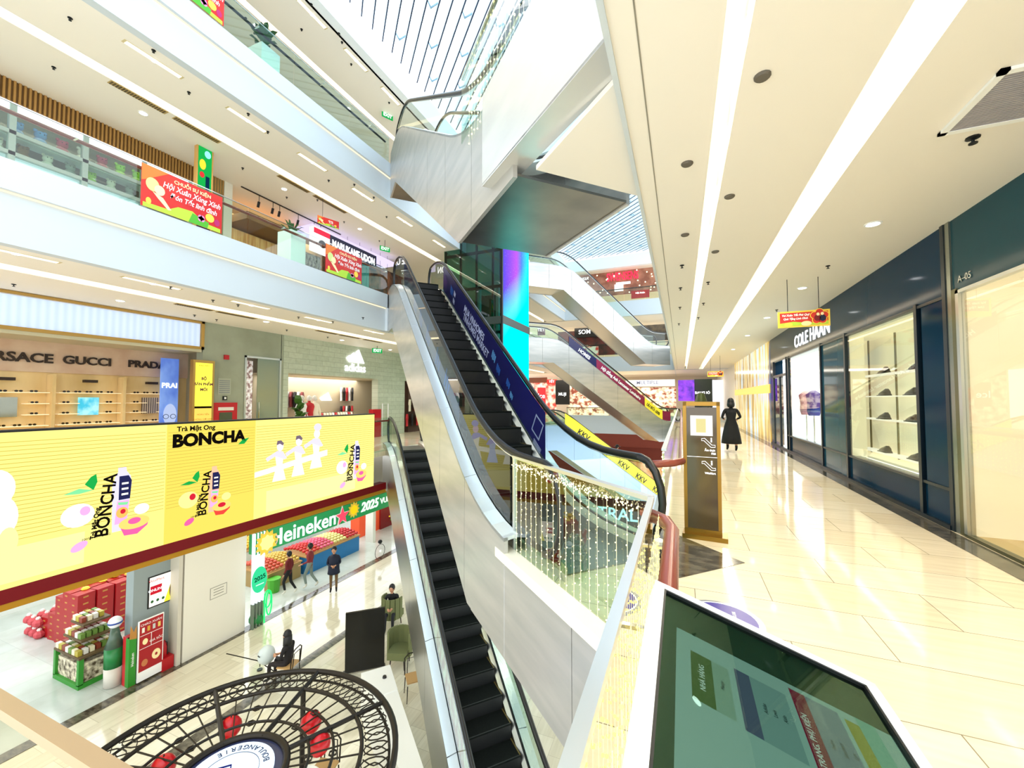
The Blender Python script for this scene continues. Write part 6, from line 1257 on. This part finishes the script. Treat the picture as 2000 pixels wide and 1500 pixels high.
t=thing('pastry_case','dark wooden pastry case under the canopy','counter',(-5.2,4.2,G)); m=MB(); m.box(-5.2,-4.1,4.2,5.3,G,G+1.1,mat('dark_walnut','#2a1a12',.5)); m.box(-6.6,-5.6,2.4,3.3,G,G+1.05,mat('dark_walnut')); m.obj('body',t); m=MB(); m.box(-5.6,-4.3,3.0,4.1,G+.0,G+1.0,wc); m.obj('white_top',t)
for (x,y,l) in((-6.9,4.6,'small white cafe table beneath the left side of the canopy'),(-6.3,5.5,'small white cafe table just beyond the canopy rim'),(-7.4,3.6,'small dark-legged white table near the canopy edge')):
    t=thing('cafe_table',l,'table',(x,y,G)); m=MB(); m.lathe((x,y,G+.72),[(0,0),(.34,0),(.34,.03),(0,.03)],wc,24); m.obj('tabletop',t); m=MB(); m.tube([(x,y,G),(x,y,G+.72)],.03,iron,8); m.lathe((x,y,G),[(.22,0),(.22,.02),(0,.03)],iron,16); m.obj('pedestal',t)
def chair(x,y,rz,label,kind='bistro',grp=None):
    t=thing('bistro_chair' if kind=='bistro' else 'armchair',label,'chair',(x,y,G)); R=Matrix.Rotation(rz,4,'Z'); P=lambda a,b,c:Vector((x,y,G))+R@Vector((a,b,c))
    k=iron if kind=='bistro' else mat('olive_velvet','#6c7248',.85); h=.45
    m=MB()
    if kind=='bistro': m.prism([P(-.2,-.2,h),P(.2,-.2,h),P(.2,.2,h),P(-.2,.2,h)],(0,0,.03),mat('cane_tan','#c39a62',.6))
    else: m.prism([P(-.27,-.27,.28),P(.27,-.27,.28),P(.27,.27,.28),P(-.27,.27,.28)],(0,0,.2),k)
    m.obj('seat',t)
    m=MB()
    if kind=='bistro': m.tube([P(-.2,.2,h),P(-.2,.24,.85),P(-.1,.26,.93),P(.1,.26,.93),P(.2,.24,.85),P(.2,.2,h)],.016,k,6); m.tube([P(-.14,.22,h),P(-.12,.25,.82),P(.12,.25,.82),P(.14,.22,h)],.012,k,6)
    else:
        S_=[]
        for j in range(9): a=-.35+PI*j/8*1.22; S_.append(a)
        for j in range(8):
            a,b=S_[j],S_[j+1]; m.prism([P(.3*math.cos(a),.3*math.sin(a),.3),P(.3*math.cos(b),.3*math.sin(b),.3),P(.3*math.cos(b),.3*math.sin(b),.95),P(.3*math.cos(a),.3*math.sin(a),.95)],R.to_3x3()@Vector((.05*math.cos((a+b)/2),.05*math.sin((a+b)/2),0)),k)
    m.obj('backrest',t)
    for a in(-.19,.19):
        for b in(-.19,.19): m=MB(); m.tube([P(a,b,h-.05 if kind=='bistro' else .28),P(a*1.1,b*1.1,0)],[.014,.01] if kind=='bistro' else [.022,.014],k if kind=='bistro' else mat('dark_walnut'),6); m.obj('leg',t)
    return t
chair(-9.75,8.05,-1.3,'black bent-metal chair under the seated woman with black hair'); chair(-9.0,11.35,PI,'olive velvet tub chair holding the man beside the escalator','arm'); chair(-7.45,9.75,.3,'olive velvet armchair seen from behind beside the standing screen','arm')
chair(-6.35,8.9,.8,'cane-seated bistro chair between the counter and the escalator'); chair(-7.3,5.1,2.0,'black bistro chair beside the table at the canopy rim'); chair(-6.4,6.1,.2,'black bistro chair just beyond the canopy rim')
t=thing('pushchair','folded pushchair with a pale cover beside the seated woman','pushchair',(-10.55,7.9,G)); m=MB(); m.tube([(-11.1,7.3,G+.85),(-10.6,7.8,G+.5),(-10.3,8.1,G+.1)],.014,iron,6); m.tube([(-10.9,8.1,G+.1),(-10.5,7.8,G+.6),(-10.3,7.6,G+.8)],.014,iron,6); m.obj('frame',t); m=MB(); m.ball((-10.45,7.95,G+.6),.22,mat('pale_plastic','#cdd8d8',.3),10,7,1.1); m.obj('cover',t,smooth=True)
for dx,dy in((-10.3,8.1),(-10.9,8.1)): m=MB(); m.lathe((dx,dy,G),[(.0,0),(.07,0),(.07,.03),(0,.03)],black,12); m.obj('wheel',t)
# balloon-like bicycle sculpture glimpsed by the escalator
t=thing('hoop_sculpture','thin black hoop with a small white flower near the lower escalator','sculpture',(-13.1,15.6,G)); m=MB(); m.tube([(-13.1+.0,15.6+.33*math.cos(2*PI*k/24),G+.4+.33*math.sin(2*PI*k/24)) for k in range(24)],.012,iron,5,True); m.obj('hoop',t); m=MB(); m.ball((-13.05,15.6,G+.42),.07,pwhite,8,5); m.obj('flower',t); m=MB(); m.ball((-13.1,15.6,G+.85),.1,black,8,5); m.obj('top_bow',t)
# glowing shop name in the ground hall below our deck
t=thing('shop_sign','row of pale blue lit letters below the near balustrade on the ground hall','sign',(-1,14,G+3)); m=MB(); a=onY(1110,995,14); b=onY(1240,1000,14); m.box(a.x-.6,b.x+.4,14.0,14.1,a.z-.9,a.z+.5,mat('sign_darkbrown','#2a0f0c',.5)); m.box(a.x-.6,b.x+.4,14.1,14.2,G,a.z-.9,mat('stall_warm2','#6a4a2a',.6)); m.obj('board',t)
m=MB(); NY(13.99).text(m,'CENTRAL',(a.x+b.x)/2,a.z,.55,em('#bfeaff',1.5),0,bold=.008,thick=.01); m.obj('lettering',t)
# ================= people =================
def skinmesh(name,joints,edges,parent,mats,regions=None,sub=1,root=0):
    me=bpy.data.meshes.new(name); me.from_pydata([j[0] for j in joints],edges,[]); o=bpy.data.objects.new(name,me); C.objects.link(o)
    o.modifiers.new('s','SKIN'); s=o.modifiers.new('d','SUBSURF'); s.levels=sub; s.render_levels=sub
    sv=me.skin_vertices[0].data
    for i,j in enumerate(joints): r=j[1]; sv[i].radius=(r if isinstance(r,tuple) else (r,r)); sv[i].use_root=(i==root)
    dg=bpy.context.evaluated_depsgraph_get(); nm=bpy.data.meshes.new_from_object(o.evaluated_get(dg)); o.modifiers.clear(); o.data=nm; bpy.data.meshes.remove(me)
    for m_ in mats: nm.materials.append(m_)
    for p in nm.polygons:
        p.use_smooth=True
        if regions: p.material_index=regions(p.center)
    if parent is not None: attach(o,parent)
    return o
def person(label,loc,rz,pose,cols,s=1.0,coat=None,dress=None,hairlen=.1,hat=False,skirt=False):
    """pose: dict of joints in body frame (x right, y forward, z up), metres for a 1.7 m adult"""
    t=thing('person',label,'person',loc); R=Matrix.Rotation(rz,3,'Z'); Lc=Vector(loc)
    W_=lambda p:Lc+R@(Vector(p)*s)
    J=dict(pel=(0,0,.93),wai=(0,0,1.08),che=(0,.01,1.27),nec=(0,0,1.42),hb=(0,.01,1.50),hd=(0,.02,1.6),ls=(-.17,0,1.37),rs=(.17,0,1.37),le=(-.22,-.02,1.1),re=(.22,-.02,1.1),lw=(-.22,.08,.86),rw=(.22,.08,.86),lh=(-.09,0,.9),rh=(.09,0,.9),lk=(-.1,.02,.5),rk=(.1,.02,.5),la=(-.1,-.02,.09),ra=(.1,-.02,.09),lt=(-.11,.13,.04),rt=(.11,.13,.04)); J.update(pose)
    names=['pel','wai','che','nec','hb','ls','rs','le','re','lw','rw','lh','rh','lk','rk','la','ra','lt','rt']; rad=dict(pel=(.14,.11),wai=(.125,.095),che=(.15,.105),nec=.05,hb=.055,ls=.062,rs=.062,le=.043,re=.043,lw=.03,rw=.03,lh=.085,rh=.085,lk=.058,rk=.058,la=.04,ra=.04,lt=.03,rt=.03)
    jj=[(W_(J[n]),tuple(a*s for a in rad[n]) if isinstance(rad[n],tuple) else rad[n]*s) for n in names]; ix={n:i for i,n in enumerate(names)}
    ed=[(ix[a],ix[b]) for a,b in(('pel','wai'),('wai','che'),('che','nec'),('nec','hb'),('che','ls'),('che','rs'),('ls','le'),('rs','re'),('le','lw'),('re','rw'),('pel','lh'),('pel','rh'),('lh','lk'),('rh','rk'),('lk','la'),('rk','ra'),('la','lt'),('ra','rt'))]
    top,leg,shoe_=[mat('wear'+c,c,.8) for c in cols]
    legz=[W_(J[n]) for n in('lh','rh','lk','rk','la','ra','lt','rt')]; armz=[W_(J[n]) for n in('lw','rw')]; feet=[W_(J[n]) for n in('la','ra','lt','rt')]; up=[W_(J[n]) for n in('wai','che','ls','rs','le','re','pel')]; nk=W_(J['hb'])
    def reg(c):
        if min((c-f).length for f in feet)<.09*s: return 2
        if min((c-a).length for a in armz)<.035*s or (c-nk).length<.07*s: return 3
        d1=min((c-q).length for q in legz+[(legz[0]+legz[2])/2,(legz[1]+legz[3])/2,(legz[2]+legz[4])/2,(legz[3]+legz[5])/2]); d2=min((c-q).length for q in up)
        return 1 if d1<d2 else 0
    skinmesh('body',jj,ed,t,[top,leg,shoe_,skin],reg,1)
    hd=W_(J['hd']); m=MB(); m.ball(hd,.1*s,skin,12,9,1.22,.82,.95); fw=R@Vector((0,1,0)); rt=R@Vector((1,0,0))
    m.ball(hd+fw*.1*s-Vector((0,0,.01)),.016*s,skin,6,4,1.4)
    for a in(-1,1): m.ball(hd+fw*.085*s+rt*a*.032*s+Vector((0,0,.015)),.009*s,black,6,4); m.ball(hd+rt*a*.085*s,.02*s,skin,6,4,1.4)
    m.ball(hd+fw*.09*s-Vector((0,0,.045*s)),.016*s,mat('lip','#a5524a',.5),6,4,.4,1.4); hdo=m.obj('head',t,smooth=True)
    m=MB(); m.ball(hd-fw*.022*s+Vector((0,0,.03*s)),.112*s,hair,12,8,1.12,.9,.95)
    if hairlen>.12: m.lathe(hd-fw*.03*s-Vector((0,0,hairlen*s)),[(.085*s,0),(.115*s,.06*s),(.108*s,hairlen*s),(.0,(hairlen+.05)*s)],hair,12)
    m.obj('hair',hdo,smooth=True)
    for a,b in(('lw','le'),('rw','re')):
        w=Vector(J[a]); e=Vector(J[b]); d=(w-e).normalized(); sd=d.cross(Vector((0,1,0))); sd=sd.normalized() if sd.length>.1 else Vector((1,0,0)); jh=[(W_(w-d*.02),.026*s),(W_(w+d*.05),.03*s)]; eh=[(0,1)]
        for k in range(4): jh+= [(W_(w+d*.09+sd*(k-1.5)*.02),.009*s),(W_(w+d*(.155-.01*abs(k-1.5))+sd*(k-1.5)*.022+Vector((0,.02,0))),.008*s)]; eh+=[(1,2+2*k),(2+2*k,3+2*k)]
        jh.append((W_(w+d*.07+sd*.055+Vector((0,.02,0))),.009*s)); eh.append((1,len(jh)-1)); skinmesh('hand',jh,eh,t,[skin],None,1)
    if dress: m=MB(); p=W_((0,0,0)); m.lathe(p,[(q[0]*s,q[1]*s) for q in dress[1]],mat('wear'+dress[0],dress[0],.8),20); m.obj('dress',t,smooth=True)
    if coat: m=MB(); p=W_((0,0,0)); m.lathe(p,[(q[0]*s,q[1]*s) for q in coat[1]],mat('wear'+coat[0],coat[0],.8),16); m.obj('coat',t,smooth=True)
    if hat: m=MB(); m.lathe(hd+Vector((0,0,.05)),[(.24*s,0),(.11*s,.02*s),(.1*s,.12*s),(0,.14*s)],black,16); m.obj('hat',t,smooth=True)
    return t
walk=dict(lk=(-.1,.16,.52),la=(-.1,.08,.14),lt=(-.1,.22,.05),rk=(.1,-.02,.5),ra=(.1,-.28,.16),rt=(.1,-.16,.06))
person('woman-length black hair bob and long black dress, walking away down the corridor',(1.5,15.1,0),.05,dict(walk,lw=(-.2,.14,1.06),rw=(.2,.14,1.06),le=(-.27,-.05,1.12),re=(.27,-.05,1.12)),('#070708','#c99473','#0b0b0c'),1.0,dress=('#08080a',[(.13,1.36),(.165,1.25),(.13,1.07),(.2,.85),(.27,.5),(.3,.28),(.29,.27),(.0,.3)]),hairlen=.16)['label']='person with black bobbed hair in a long black dress walking away down the corridor'
a=EB(-16.9,22.5,0); zz=zsc(-16.9); person('person in a black brimmed hat riding the distant yellow-striped escalator',(a.x,a.y,zz),-.8,{},('#0a0a0b','#111113','#0a0a0a'),1.0,hat=True)
person('person in a maroon top and black trousers stepping left beside the fruit baskets',(-14.05,11.55,G),1.9,walk,('#6a1418','#0c0c10','#d9d4c8'),.95)
person('person with white collar and maroon vest walking close behind the maroon-topped person',(-13.75,12.25,G),2.0,dict(walk,lw=(-.2,.2,1.0)),('#8a2f35','#7f8c86','#d9d4c8'),1.02)
person('person in a dark navy coat and brown trousers standing still looking at a phone',(-12.65,12.4,G),3.9,dict(lw=(-.05,.26,1.08),rw=(.06,.26,1.08),le=(-.24,.04,1.1),re=(.24,.04,1.1)),('#101830','#6a5030','#1a1410'),1.0,coat=('#101830',[(.1,1.42),(.19,1.34),(.2,1.1),(.21,.85),(.23,.72),(.0,.74)]))
sit=dict(pel=(0,0,.52),wai=(0,-.02,.68),che=(0,0,.88),nec=(0,.02,1.03),hb=(0,.04,1.11),hd=(0,.06,1.21),ls=(-.17,0,.98),rs=(.17,0,.98),le=(-.22,.06,.72),re=(.22,.06,.72),lw=(-.08,.3,.68),rw=(.08,.3,.68),lh=(-.09,.04,.5),rh=(.09,.04,.5),lk=(-.12,.46,.5),rk=(.12,.46,.5),la=(-.12,.48,.09),ra=(.12,.48,.09),lt=(-.12,.62,.04),rt=(.12,.62,.04))
person('person in black sitting in the olive tub chair beside the lower escalator',(-9.0,11.35,G),3.6,sit,('#0d0e12','#14161c','#0d0d0d'),1.0)
person('person with long black hair seated on the bent-metal chair behind the iron canopy',(-9.75,8.05,G),1.8,sit,('#141014','#1c1416','#0d0d0d'),1.0,hairlen=.3)
